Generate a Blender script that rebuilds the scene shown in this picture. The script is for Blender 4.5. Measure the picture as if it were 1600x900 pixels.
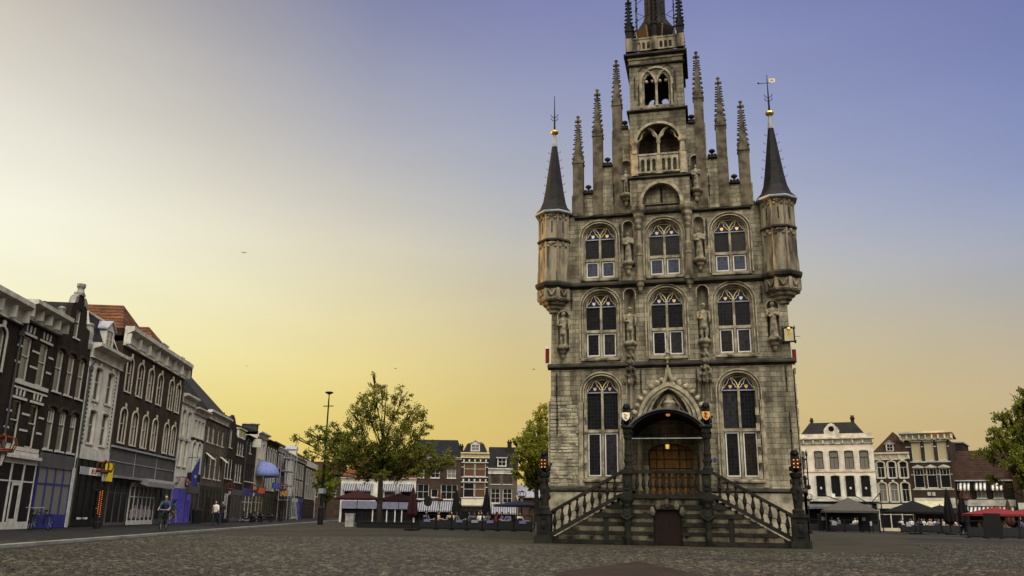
import bpy, bmesh, math, random
from mathutils import Vector, Matrix
from mathutils.geometry import tessellate_polygon
random.seed(7)
R = math.radians
for o in list(bpy.data.objects): bpy.data.objects.remove(o)
SC = bpy.context.scene
COL = SC.collection
# ------------------------------------------------------------------ camera
CAM = Vector((1.84, -40.2, 1.15))
PIT, ROL, YAW = .26477, .01389, -.23262
fw = Vector((math.sin(YAW)*math.cos(PIT), math.cos(YAW)*math.cos(PIT), math.sin(PIT)))
rt = Vector((math.cos(YAW), -math.sin(YAW), 0)); up = rt.cross(fw)
r2 = rt*math.cos(ROL)+up*math.sin(ROL); u2 = -rt*math.sin(ROL)+up*math.cos(ROL)
cd = bpy.data.cameras.new('camera'); cam = bpy.data.objects.new('camera', cd); COL.objects.link(cam)
cd.sensor_width = 36; cd.lens = 36*1310.33/1600; cd.clip_start = .1; cd.clip_end = 3000
m = Matrix((r2, u2, -fw)).transposed().to_4x4(); m.translation = CAM
cam.matrix_world = m; SC.camera = cam
# ------------------------------------------------------------------ sky: dusk, glow low in the left, blue to the right
W = bpy.data.worlds.new('World'); SC.world = W; W.use_nodes = True
nt = W.node_tree; nt.nodes.clear()
def N(t, tree, **k):
    n = tree.nodes.new(t)
    for a, b in k.items(): setattr(n, a, b)
    return n
def ramp(n, stops, interp='LINEAR'):
    cr = n.color_ramp; cr.interpolation = interp
    while len(cr.elements) > 1: cr.elements.remove(cr.elements[-1])
    for i, (p, c) in enumerate(stops):
        e = cr.elements[0] if i == 0 else cr.elements.new(p)
        e.position = p; e.color = (c[0], c[1], c[2], 1)
SUN_EL, SUN_AZ = 4.5, -90.5            # azimuth from +Y towards +X, degrees
SKY_STRENGTH = .12
def srgb(r, g, b):
    f = lambda c: ((c/255+.055)/1.055)**2.4 if c > 10 else c/255/12.92
    return (f(r), f(g), f(b))
tc = N('ShaderNodeTexCoord', nt); nrm = N('ShaderNodeVectorMath', nt, operation='NORMALIZE')
nt.links.new(tc.outputs['Generated'], nrm.inputs[0])
sp = N('ShaderNodeSeparateXYZ', nt); nt.links.new(nrm.outputs[0], sp.inputs[0])
asn = N('ShaderNodeMath', nt, operation='ARCSINE'); nt.links.new(sp.outputs['Z'], asn.inputs[0])
elev = N('ShaderNodeMapRange', nt); nt.links.new(asn.outputs[0], elev.inputs['Value'])
elev.inputs['From Min'].default_value = 0; elev.inputs['From Max'].default_value = R(60)
# azimuth factor: 0 towards the glow at the left, 1 opposite
at2 = N('ShaderNodeMath', nt, operation='ARCTAN2'); nt.links.new(sp.outputs['X'], at2.inputs[0]); nt.links.new(sp.outputs['Y'], at2.inputs[1])
az = N('ShaderNodeVectorMath', nt, operation='DOT_PRODUCT')
flat = N('ShaderNodeVectorMath', nt, operation='MULTIPLY'); nt.links.new(nrm.outputs[0], flat.inputs[0]); flat.inputs[1].default_value = (1, 1, 0)
fn = N('ShaderNodeVectorMath', nt, operation='NORMALIZE'); nt.links.new(flat.outputs[0], fn.inputs[0])
GAZ = R(-52)
nt.links.new(fn.outputs[0], az.inputs[0]); az.inputs[1].default_value = (math.sin(GAZ), math.cos(GAZ), 0)
aco = N('ShaderNodeMath', nt, operation='ARCCOSINE'); nt.links.new(az.outputs['Value'], aco.inputs[0])
S = srgb
# each ramp runs from the horizon (0) to 60 degrees up (1)
# colour of the dusk sky at azimuths (rows) and elevations (columns)
SKY_AZ = [-56.0, -44.0, -34.0, -24.0, -13.0, 2.0, 20.0, 40.0]
SKY_EL = [0.0, 5.0, 10.0, 15.0, 20.0, 26.0, 33.0, 42.0]
SKY = [
  [(0.820,0.651,0.187), (0.899,0.801,0.386), (0.973,0.937,0.629), (1.010,1.000,0.814), (0.943,0.918,0.795), (0.740,0.693,0.594), (0.489,0.435,0.352), (0.266,0.218,0.158)],
  [(0.770,0.576,0.157), (0.838,0.712,0.257), (0.903,0.848,0.486), (0.937,0.923,0.740), (0.865,0.831,0.717), (0.628,0.588,0.522), (0.385,0.356,0.338), (0.192,0.174,0.203)],
  [(0.728,0.525,0.134), (0.803,0.650,0.193), (0.862,0.773,0.379), (0.856,0.815,0.594), (0.740,0.700,0.592), (0.503,0.483,0.465), (0.294,0.290,0.351), (0.140,0.142,0.258)],
  [(0.670,0.472,0.120), (0.756,0.585,0.157), (0.803,0.681,0.296), (0.747,0.681,0.464), (0.603,0.571,0.504), (0.393,0.403,0.467), (0.224,0.240,0.396), (0.115,0.126,0.316)],
  [(0.584,0.412,0.138), (0.661,0.491,0.153), (0.680,0.550,0.239), (0.605,0.544,0.389), (0.467,0.475,0.485), (0.350,0.380,0.513), (0.223,0.243,0.446), (0.114,0.127,0.352)],
  [(0.564,0.401,0.170), (0.632,0.470,0.187), (0.645,0.528,0.271), (0.545,0.520,0.434), (0.410,0.446,0.548), (0.313,0.353,0.553), (0.214,0.240,0.462), (0.115,0.129,0.354)],
  [(0.504,0.360,0.187), (0.536,0.406,0.213), (0.503,0.431,0.293), (0.379,0.406,0.471), (0.271,0.319,0.527), (0.199,0.235,0.456), (0.153,0.177,0.379), (0.105,0.119,0.323)],
  [(0.476,0.339,0.197), (0.420,0.341,0.266), (0.341,0.325,0.353), (0.246,0.280,0.438), (0.168,0.215,0.452), (0.121,0.159,0.397), (0.099,0.124,0.333), (0.087,0.101,0.283)],
]
rmp = []
for row in SKY:
    n_ = N('ShaderNodeValToRGB', nt); ramp(n_, [(e/60, q) for e, q in zip(SKY_EL, row)]+[(1, tuple(.75*u for u in row[-1]))], 'B_SPLINE')
    nt.links.new(elev.outputs[0], n_.inputs[0]); rmp.append(n_.outputs[0])
def mix(a, b, f):
    q = N('ShaderNodeMixRGB', nt); nt.links.new(f, q.inputs[0]); nt.links.new(a, q.inputs[1]); nt.links.new(b, q.inputs[2]); return q.outputs[0]
def seg(a, b, src, it='LINEAR'):
    q = N('ShaderNodeMapRange', nt); q.interpolation_type = it; nt.links.new(src, q.inputs['Value']); q.inputs['From Min'].default_value = R(a); q.inputs['From Max'].default_value = R(b); return q.outputs[0]
c = rmp[0]
for k in range(1, len(rmp)): c = mix(c, rmp[k], seg(SKY_AZ[k-1], SKY_AZ[k], at2.outputs[0]))
B_ = N('ShaderNodeValToRGB', nt); ramp(B_, [(0, S(92,86,86)), (.15, S(92,88,92)), (.4, S(98,98,110)), (1, S(84,88,128))], 'EASE'); nt.links.new(elev.outputs[0], B_.inputs[0])
c = mix(c, B_.outputs[0], seg(80, 130, aco.outputs[0], 'SMOOTHSTEP'))
lob = N('ShaderNodeVectorMath', nt, operation='DOT_PRODUCT'); nt.links.new(nrm.outputs[0], lob.inputs[0])  # added bright warm sky patch behind the camera, there to light the facade
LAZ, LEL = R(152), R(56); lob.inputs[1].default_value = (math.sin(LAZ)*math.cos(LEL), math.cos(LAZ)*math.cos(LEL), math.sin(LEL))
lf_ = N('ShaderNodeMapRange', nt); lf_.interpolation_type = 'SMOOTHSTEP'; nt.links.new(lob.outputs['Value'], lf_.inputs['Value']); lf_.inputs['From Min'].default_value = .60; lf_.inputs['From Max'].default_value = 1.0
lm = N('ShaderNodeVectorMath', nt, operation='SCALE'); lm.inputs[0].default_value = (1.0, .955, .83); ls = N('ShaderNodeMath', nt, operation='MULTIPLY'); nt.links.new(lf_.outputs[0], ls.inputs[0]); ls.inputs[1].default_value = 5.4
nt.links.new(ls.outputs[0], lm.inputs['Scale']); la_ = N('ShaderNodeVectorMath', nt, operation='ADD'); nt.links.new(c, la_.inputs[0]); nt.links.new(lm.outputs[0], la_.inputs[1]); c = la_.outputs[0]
sky = N('ShaderNodeTexSky', nt); sky.sky_type = 'NISHITA'; sky.sun_disc = False
sky.sun_elevation = R(SUN_EL); sky.sun_rotation = R(SUN_AZ)
hz = N('ShaderNodeMapping', nt); hz.inputs['Scale'].default_value = (1, 1, 5); hz.inputs['Rotation'].default_value = (.35, .15, 0); nt.links.new(nrm.outputs[0], hz.inputs[0])
hn = N('ShaderNodeTexNoise', nt); hn.inputs['Scale'].default_value = 1.9; hn.inputs['Detail'].default_value = 5; nt.links.new(hz.outputs[0], hn.inputs['Vector'])   # faint streaks of high haze
hm = N('ShaderNodeMapRange', nt); nt.links.new(hn.outputs['Fac'], hm.inputs['Value']); hm.inputs['From Min'].default_value = .3; hm.inputs['From Max'].default_value = .7; hm.inputs['To Min'].default_value = .965; hm.inputs['To Max'].default_value = 1.045
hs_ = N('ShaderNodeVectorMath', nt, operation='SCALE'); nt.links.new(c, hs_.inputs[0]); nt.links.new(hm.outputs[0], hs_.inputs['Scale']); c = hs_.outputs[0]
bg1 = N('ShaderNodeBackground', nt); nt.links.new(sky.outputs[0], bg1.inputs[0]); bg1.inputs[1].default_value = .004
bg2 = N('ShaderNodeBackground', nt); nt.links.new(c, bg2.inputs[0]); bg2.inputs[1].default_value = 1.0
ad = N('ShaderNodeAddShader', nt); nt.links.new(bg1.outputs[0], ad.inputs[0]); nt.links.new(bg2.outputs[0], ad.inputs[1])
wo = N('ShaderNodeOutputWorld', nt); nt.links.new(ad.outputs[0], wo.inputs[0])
# ------------------------------------------------------------------ sun: low, orange, from the left
sl = bpy.data.lights.new('sun', 'SUN'); sl.energy = 5.0; sl.angle = R(.6); sl.color = (1, .54, .18)
so = bpy.data.objects.new('sun', sl); COL.objects.link(so)
sd = Vector((math.sin(R(SUN_AZ))*math.cos(R(SUN_EL)), math.cos(R(SUN_AZ))*math.cos(R(SUN_EL)), math.sin(R(SUN_EL))))
SUND = Vector((math.sin(R(-90.5))*math.cos(R(SUN_EL)), math.cos(R(-90.5))*math.cos(R(SUN_EL)), math.sin(R(SUN_EL))))
so.rotation_euler = SUND.to_track_quat('Z', 'Y').to_euler(); so.location = (-40, 0, 60)
sky.sun_rotation = R(-90.5)
v = SC.view_settings; v.view_transform = 'Standard'; v.look = 'None'; v.exposure = 0; v.gamma = 1; v.use_curve_mapping = False
# ------------------------------------------------------------------ mesh helpers
class M:
    def __init__(s): s.v = []; s.f = []
    def add(s, vs, fs):
        b = len(s.v); s.v += [tuple(q) for q in vs]; s.f += [tuple(b+i for i in q) for q in fs]; return s
    def box(s, x0, x1, y0, y1, z0, z1):
        return s.add([(x0,y0,z0),(x1,y0,z0),(x1,y1,z0),(x0,y1,z0),(x0,y0,z1),(x1,y0,z1),(x1,y1,z1),(x0,y1,z1)],
                     [(0,3,2,1),(4,5,6,7),(0,1,5,4),(1,2,6,5),(2,3,7,6),(3,0,4,7)])
    def prism(s, poly, y0, y1, holes=()):
        loops = [list(poly)]+[list(h) for h in holes]
        tri = tessellate_polygon([[Vector((p[0], p[1], 0)) for p in l] for l in loops])
        flat = [p for l in loops for p in l]; n = len(flat)
        vs = [(p[0], y0, p[1]) for p in flat]+[(p[0], y1, p[1]) for p in flat]
        fs = [tuple(t) for t in tri]+[tuple(i+n for i in reversed(t)) for t in tri]
        k = 0
        for l in loops:
            for i in range(len(l)):
                a = k+i; b = k+(i+1) % len(l); fs.append((a, b, b+n, a+n))
            k += len(l)
        return s.add(vs, fs)
    def ext_x(s, prof, x0, x1):          # profile of (y, z) extruded along x
        n = len(prof)
        return s.add([(x0, p[0], p[1]) for p in prof]+[(x1, p[0], p[1]) for p in prof],
                     [tuple(range(n)), tuple(range(2*n-1, n-1, -1))]+[(i, (i+1) % n, (i+1) % n+n, i+n) for i in range(n)])
    def plan(s, poly, z0, z1):           # plan polygon of (x, y) raised from z0 to z1
        n = len(poly)
        return s.add([(p[0], p[1], z0) for p in poly]+[(p[0], p[1], z1) for p in poly],
                     [tuple(range(n-1, -1, -1)), tuple(range(n, 2*n))]+[(i, (i+1) % n, (i+1) % n+n, i+n) for i in range(n)])
    def lathe(s, prof, cx=0, cy=0, n=12, ph=0, sx=1, sy=1):
        vs = []; fs = []
        for r, z in prof:
            for i in range(n):
                a = ph+2*math.pi*i/n; vs.append((cx+r*sx*math.cos(a), cy+r*sy*math.sin(a), z))
        for j in range(len(prof)-1):
            for i in range(n):
                k = (i+1) % n; fs.append((j*n+i, j*n+k, (j+1)*n+k, (j+1)*n+i))
        fs.append(tuple(range(n-1, -1, -1))); fs.append(tuple(range((len(prof)-1)*n, len(prof)*n)))
        return s.add(vs, fs)
    def tube(s, pts, r, n=6, r1=None):
        pts = [Vector(p) for p in pts]; vs = []; fs = []
        L = len(pts); prev = None
        for i, p in enumerate(pts):
            d = (pts[min(i+1, L-1)]-pts[max(i-1, 0)]).normalized()
            a = d.orthogonal().normalized() if prev is None else (prev-d*prev.dot(d)).normalized()
            prev = a; b = d.cross(a)
            rr = r if r1 is None else r+(r1-r)*i/(L-1)
            for k in range(n):
                t = 2*math.pi*k/n; vs.append(p+a*(rr*math.cos(t))+b*(rr*math.sin(t)))
        for j in range(L-1):
            for k in range(n):
                q = (k+1) % n; fs.append((j*n+k, j*n+q, (j+1)*n+q, (j+1)*n+k))
        fs.append(tuple(range(n-1, -1, -1))); fs.append(tuple(range((L-1)*n, L*n)))
        return s.add(vs, fs)
    def ball(s, c, r, sx=1, sy=1, sz=1, n=10, m=6):
        return s.add(*ballm(c, r, sx, sy, sz, n, m))
    def out(s, name, mat, parent=None, smooth=False, bevel=0):
        me = bpy.data.meshes.new(name); me.from_pydata(s.v, [], s.f)
        bm = bmesh.new(); bm.from_mesh(me); bmesh.ops.recalc_face_normals(bm, faces=bm.faces); bm.to_mesh(me); bm.free()
        if smooth: me.polygons.foreach_set('use_smooth', [True]*len(me.polygons))
        me.materials.append(mat); o = bpy.data.objects.new(name, me); COL.objects.link(o)
        if parent: o.parent = parent
        if bevel:
            b = o.modifiers.new('bevel', 'BEVEL'); b.width = bevel; b.segments = 2; b.limit_method = 'ANGLE'
        return o
def ballm(c, r, sx=1, sy=1, sz=1, n=10, m=6):
    vs = [(c[0], c[1], c[2]-r*sz)]; fs = []
    for j in range(1, m):
        t = math.pi*j/m-math.pi/2
        for i in range(n):
            a = 2*math.pi*i/n; vs.append((c[0]+r*sx*math.cos(t)*math.cos(a), c[1]+r*sy*math.cos(t)*math.sin(a), c[2]+r*sz*math.sin(t)))
    vs.append((c[0], c[1], c[2]+r*sz)); T = len(vs)-1
    for i in range(n):
        k = (i+1) % n; fs.append((0, 1+k, 1+i)); fs.append((T, 1+(m-2)*n+i, 1+(m-2)*n+k))
        for j in range(m-2): fs.append((1+j*n+i, 1+j*n+k, 1+(j+1)*n+k, 1+(j+1)*n+i))
    return vs, fs
def tag(o, label, cat, group=None, kind=None):
    if label: o['label'] = label
    if cat: o['category'] = cat
    if group: o['group'] = group
    if kind: o['kind'] = kind
    return o
def thing(name, label, cat, loc=(0,0,0), rz=0, group=None):
    o = bpy.data.objects.new(name, None); o.empty_display_size = .3; COL.objects.link(o)
    o.location = loc; o.rotation_euler = (0, 0, rz); tag(o, label, cat, group); return o
def dup(root, loc=None, rz=None, label=None, scale=None):
    def rec(o, p):
        c = o.copy(); COL.objects.link(c)
        if p: c.parent = p
        for ch in list(o.children): rec(ch, c)
        return c
    r = rec(root, None)
    if loc is not None: r.location = loc
    if rz is not None: r.rotation_euler = (0, 0, rz)
    if label: r['label'] = label
    if scale: r.scale = (scale,)*3
    return r
def organic(name, parts, mat, parent=None, voxel=.03, it=3):
    """one continuous surface grown over capsules ('c', p0, p1, r0, r1) and ellipsoids ('e', centre, (rx, ry, rz))"""
    mb = M()
    for p in parts:
        if p[0] == 'e': mb.ball(p[1], 1, *p[2], n=12, m=8)
        else:
            a, b = Vector(p[1]), Vector(p[2]); n = max(2, int((b-a).length/max(.4*min(p[3], p[4]), .01)))
            n = min(n, 14)
            for i in range(n+1):
                t = i/n; mb.ball(a.lerp(b, t), p[3]+(p[4]-p[3])*t, n=10, m=6)
    o = mb.out(name, mat, None)
    rm = o.modifiers.new('r', 'REMESH'); rm.mode = 'VOXEL'; rm.voxel_size = voxel
    sm = o.modifiers.new('s', 'SMOOTH'); sm.iterations = it; sm.factor = .5
    dg = bpy.context.evaluated_depsgraph_get(); me = bpy.data.meshes.new_from_object(o.evaluated_get(dg))
    me.name = name; o.modifiers.clear(); old = o.data; o.data = me; bpy.data.meshes.remove(old)
    me.polygons.foreach_set('use_smooth', [True]*len(me.polygons))
    if not me.materials: me.materials.append(mat)
    if parent: o.parent = parent
    return o
# outlines -----------------------------------------------------------
def arch(cx, z0, zs, hw, rise, n=14):     # upright opening closed by a round or basket arch
    p = [(cx-hw, z0), (cx+hw, z0)]
    return p+[(cx+hw*math.cos(math.pi*i/n), zs+rise*math.sin(math.pi*i/n)) for i in range(n+1)]
def archband(cx, z0, zs, hw, rise, t, n=14, tr=None):
    tr = t if tr is None else tr
    o = [(cx+(hw+t)*math.cos(math.pi*i/n), zs+(rise+tr)*math.sin(math.pi*i/n)) for i in range(n+1)]
    i_ = [(cx+hw*math.cos(math.pi*i/n), zs+rise*math.sin(math.pi*i/n)) for i in range(n, -1, -1)]
    return [(cx+hw+t, z0)]+o+[(cx-hw-t, z0), (cx-hw, z0)]+i_+[(cx+hw, z0)]
def pointed(cx, zs, hw, h, n=8):          # right foot -> apex -> left foot
    c_ = (h*h-hw*hw)/(2*hw); r = hw+c_; a1 = math.atan2(h, c_)
    rp = [(cx-c_+r*math.cos(a1*i/n), zs+r*math.sin(a1*i/n)) for i in range(n+1)]
    return rp+[(2*cx-x, z) for x, z in reversed(rp[:-1])]
def rect(x0, x1, z0, z1): return [(x0, z0), (x1, z0), (x1, z1), (x0, z1)]
# ------------------------------------------------------------------ materials
def mat_base(name):
    mt = bpy.data.materials.new(name); mt.use_nodes = True; t = mt.node_tree
    return mt, t, t.nodes['Principled BSDF']
def noise_mul(t, col, scale, amt, coord, detail=6, stretch=None):
    """multiply a colour socket by noise-driven dirt"""
    nz = N('ShaderNodeTexNoise', t); nz.inputs['Scale'].default_value = scale; nz.inputs['Detail'].default_value = detail
    if stretch:
        mp = N('ShaderNodeMapping', t); mp.inputs['Scale'].default_value = stretch; t.links.new(coord, mp.inputs[0]); t.links.new(mp.outputs[0], nz.inputs['Vector'])
    else: t.links.new(coord, nz.inputs['Vector'])
    mr = N('ShaderNodeMapRange', t); t.links.new(nz.outputs['Fac'], mr.inputs['Value'])
    mr.inputs['From Min'].default_value = .35; mr.inputs['From Max'].default_value = .62
    mr.inputs['To Min'].default_value = 1-amt; mr.inputs['To Max'].default_value = 1
    mx = N('ShaderNodeMixRGB', t, blend_type='MULTIPLY'); mx.inputs[0].default_value = 1
    t.links.new(col, mx.inputs[1]); t.links.new(mr.outputs[0], mx.inputs[2])
    return mx.outputs[0], nz
def mat(name, col, rough=.75, metal=0, spec=.14, dirt=.25, ds=3., bump=.0, bs=30., emit=0, ecol=None, stretch=None):
    mt, t, b = mat_base(name)
    tcn = N('ShaderNodeTexCoord', t); rgb = N('ShaderNodeRGB', t); rgb.outputs[0].default_value = (*col, 1)
    c_ = rgb.outputs[0]
    if dirt: c_, _ = noise_mul(t, c_, ds, dirt, tcn.outputs['Object'], stretch=stretch)
    t.links.new(c_, b.inputs['Base Color']); b.inputs['Roughness'].default_value = rough; b.inputs['Metallic'].default_value = metal
    b.inputs['Specular IOR Level'].default_value = spec
    if bump:
        nz = N('ShaderNodeTexNoise', t); nz.inputs['Scale'].default_value = bs; nz.inputs['Detail'].default_value = 4; t.links.new(tcn.outputs['Object'], nz.inputs['Vector'])
        bp = N('ShaderNodeBump', t); bp.inputs['Strength'].default_value = bump; bp.inputs['Distance'].default_value = .03
        t.links.new(nz.outputs['Fac'], bp.inputs['Height']); t.links.new(bp.outputs[0], b.inputs['Normal'])
    if emit:
        b.inputs['Emission Color'].default_value = (*(ecol or col), 1); b.inputs['Emission Strength'].default_value = emit
    return mt
def brick(name, c1, c2, mo, bw, bh, ms=.012, rough=.85, dirt=.4, ds=.5, bump=.5, streak=.0, fine=.25, offs=.5):
    mt, t, b = mat_base(name)
    tcn = N('ShaderNodeTexCoord', t); s_ = N('ShaderNodeSeparateXYZ', t); t.links.new(tcn.outputs['Object'], s_.inputs[0])
    a = N('ShaderNodeMath', t, operation='ADD'); t.links.new(s_.outputs['X'], a.inputs[0]); t.links.new(s_.outputs['Y'], a.inputs[1])
    cb = N('ShaderNodeCombineXYZ', t); t.links.new(a.outputs[0], cb.inputs[0]); t.links.new(s_.outputs['Z'], cb.inputs[1])
    wn = N('ShaderNodeTexNoise', t); wn.inputs['Scale'].default_value = 1.3; t.links.new(tcn.outputs['Object'], wn.inputs['Vector'])
    wa = N('ShaderNodeVectorMath', t, operation='MULTIPLY_ADD'); t.links.new(wn.outputs['Color'], wa.inputs[0]); wa.inputs[1].default_value = (.02, .02, 0); t.links.new(cb.outputs[0], wa.inputs[2])
    br = N('ShaderNodeTexBrick', t); t.links.new(wa.outputs[0], br.inputs['Vector'])
    br.inputs['Color1'].default_value = (*c1, 1); br.inputs['Color2'].default_value = (*c2, 1); br.inputs['Mortar'].default_value = (*mo, 1)
    br.inputs['Scale'].default_value = 1; br.inputs['Brick Width'].default_value = bw; br.inputs['Row Height'].default_value = bh
    br.inputs['Mortar Size'].default_value = ms; br.inputs['Mortar Smooth'].default_value = .3; br.offset = offs
    c_, _ = noise_mul(t, br.outputs['Color'], ds, dirt, tcn.outputs['Object'], 8)
    c_, fz = noise_mul(t, c_, 9, fine, tcn.outputs['Object'], 8)
    if streak: c_, _ = noise_mul(t, c_, 1.0, streak, tcn.outputs['Object'], 5, (2.6, 2.6, .35))
    t.links.new(c_, b.inputs['Base Color']); b.inputs['Roughness'].default_value = rough; b.inputs['Specular IOR Level'].default_value = .10
    sub = N('ShaderNodeMath', t, operation='MULTIPLY_ADD'); t.links.new(br.outputs['Fac'], sub.inputs[0]); sub.inputs[1].default_value = -1
    t.links.new(fz.outputs['Fac'], sub.inputs[2])
    bp = N('ShaderNodeBump', t); bp.inputs['Strength'].default_value = bump; bp.inputs['Distance'].default_value = .02
    t.links.new(sub.outputs[0], bp.inputs['Height']); t.links.new(bp.outputs[0], b.inputs['Normal'])
    return mt
def glass(name, col=(.012,.012,.014), rough=.06, lead=0, leadc=(.05,.05,.045), spec=.25):
    mt, t, b = mat_base(name)
    b.inputs['Base Color'].default_value = (*col, 1); b.inputs['Roughness'].default_value = rough; b.inputs['Specular IOR Level'].default_value = spec
    tcn = N('ShaderNodeTexCoord', t)
    nz = N('ShaderNodeTexNoise', t); nz.inputs['Scale'].default_value = 2.2; t.links.new(tcn.outputs['Object'], nz.inputs['Vector'])
    bp = N('ShaderNodeBump', t); bp.inputs['Strength'].default_value = .12; bp.inputs['Distance'].default_value = .05
    t.links.new(nz.outputs['Fac'], bp.inputs['Height']); t.links.new(bp.outputs[0], b.inputs['Normal'])
    if lead:
        s_ = N('ShaderNodeSeparateXYZ', t); t.links.new(tcn.outputs['Object'], s_.inputs[0]); cb = N('ShaderNodeCombineXYZ', t)
        t.links.new(s_.outputs['X'], cb.inputs[0]); t.links.new(s_.outputs['Z'], cb.inputs[1])
        br = N('ShaderNodeTexBrick', t); br.offset = 0; t.links.new(cb.outputs[0], br.inputs['Vector']); br.inputs['Scale'].default_value = 1
        br.inputs['Brick Width'].default_value = lead; br.inputs['Row Height'].default_value = lead*1.15; br.inputs['Mortar Size'].default_value = .005
        br.inputs['Color1'].default_value = (*col, 1); br.inputs['Color2'].default_value = (col[0]*1.8, col[1]*1.8, col[2]*2, 1); br.inputs['Mortar'].default_value = (*leadc, 1)
        t.links.new(br.outputs['Color'], b.inputs['Base Color'])
        mr = N('ShaderNodeMapRange', t); mr.inputs['To Min'].default_value = rough; mr.inputs['To Max'].default_value = .6
        t.links.new(br.outputs['Fac'], mr.inputs['Value']); t.links.new(mr.outputs[0], b.inputs['Roughness'])
    return mt
def stripes(name, c1, c2, w, axis='X', rough=.8):
    mt, t, b = mat_base(name); tcn = N('ShaderNodeTexCoord', t); s_ = N('ShaderNodeSeparateXYZ', t); t.links.new(tcn.outputs['Object'], s_.inputs[0])
    d = N('ShaderNodeMath', t, operation='DIVIDE'); t.links.new(s_.outputs[axis], d.inputs[0]); d.inputs[1].default_value = w*2
    f_ = N('ShaderNodeMath', t, operation='FRACT'); t.links.new(d.outputs[0], f_.inputs[0])
    g = N('ShaderNodeMath', t, operation='GREATER_THAN'); t.links.new(f_.outputs[0], g.inputs[0]); g.inputs[1].default_value = .5
    mx = N('ShaderNodeMixRGB', t); t.links.new(g.outputs[0], mx.inputs[0]); mx.inputs[1].default_value = (*c1, 1); mx.inputs[2].default_value = (*c2, 1)
    c_, _ = noise_mul(t, mx.outputs[0], 4, .3, tcn.outputs['Object'])
    t.links.new(c_, b.inputs['Base Color']); b.inputs['Roughness'].default_value = rough
    return mt
STONE = brick('hall_stone', (.47,.415,.295), (.265,.228,.155), (.12,.10,.07), .52, .235, .010, dirt=.55, ds=.7, bump=.8, streak=.6)
TRIM = mat('trim_stone', (.37,.32,.225), .85, dirt=.65, ds=2.6, bump=.5, bs=25)
WEATH = mat('weathered_stone', (.26,.22,.152), .9, dirt=.85, ds=1.5, bump=.6, bs=22, stretch=(1.5,1.5,.45))
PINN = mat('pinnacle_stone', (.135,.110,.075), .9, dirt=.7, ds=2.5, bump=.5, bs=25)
TURR = mat('turret_stone', (.26,.22,.155), .9, dirt=.8, ds=1.6, bump=.6, bs=22, stretch=(1.5,1.5,.45))
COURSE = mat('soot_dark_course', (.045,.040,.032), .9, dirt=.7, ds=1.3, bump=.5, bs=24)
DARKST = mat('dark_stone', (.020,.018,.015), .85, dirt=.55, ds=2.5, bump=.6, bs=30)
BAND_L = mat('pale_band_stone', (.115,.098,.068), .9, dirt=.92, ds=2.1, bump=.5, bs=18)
ROUGHM = mat('rubble_stone', (.37,.33,.24), .9, dirt=.65, ds=1.8, bump=.9, bs=14)
BLACK = mat('black_iron', (.010,.010,.011), .6, dirt=.2)
STATUE = mat('statue_stone', (.28,.245,.175), .9, dirt=.75, ds=5, bump=.4, bs=40)
LIONM = mat('lion_black_stone', (.010,.009,.008), .7, dirt=.4, ds=6, bump=.5, bs=40)
GOLD = mat('gilding', (.75,.50,.12), .35, metal=.8, dirt=.2)
GOLDLINE = mat('gold_tracery', (.78,.66,.34), .5, dirt=.2)
SLATE = brick('slate', (.022,.020,.020), (.016,.015,.016), (.02,.02,.025), .22, .14, .01, rough=.6, dirt=.3, ds=1.5, bump=.4)
LEAD = mat('lead', (.30,.31,.34), .5, dirt=.35, ds=3)
WHITE = mat('white_paint', (.70,.68,.62), .6, dirt=.2, ds=2)
CASE = mat('casement_white', (.56,.55,.52), .5, dirt=.1)
LGLASS = glass('leaded_glass', (.008,.008,.008), .1, lead=.15, leadc=(.016,.016,.015), spec=.14)
LGLASS2 = glass('leaded_glass_pale', (.026,.030,.044), .25, lead=.15, leadc=(.07,.075,.09), spec=.2)
BLUEG = mat('blue_stained_glass', (.017,.016,.085), .3, dirt=.4, ds=14)
DKBLUE = mat('dark_stained_glass', (.018,.016,.032), .3, dirt=.4, ds=14)
PIPE = mat('pipe_dark', (.07,.07,.07), .6, dirt=.3)
DOORW = brick('oak_door', (.30,.155,.045), (.24,.12,.036), (.05,.03,.01), .34, .42, .03, rough=.5, dirt=.3, ds=3, bump=.8, offs=0)
REDDOOR = mat('cellar_door_red', (.013,.005,.0035), .6, dirt=.4, ds=6)
SHIELDW = mat('shield_white', (.75,.72,.66), .5, dirt=.15)
SHIELDR = mat('shield_red', (.35,.03,.02), .5, dirt=.2)
LGV = [LGLASS]+[glass('leaded_glass_'+n_, c_, r_, lead=.15, leadc=l_, spec=s_) for n_, c_, r_, l_, s_ in (('grey', (.016,.016,.017), .08, (.025,.025,.023), .18), ('brown', (.014,.011,.008), .16, (.02,.018,.015), .2), ('clear', (.006,.006,.007), .04, (.018,.018,.018), .22))]
VOID = mat('interior_dark', (.015,.014,.013), .9, dirt=0)
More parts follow.
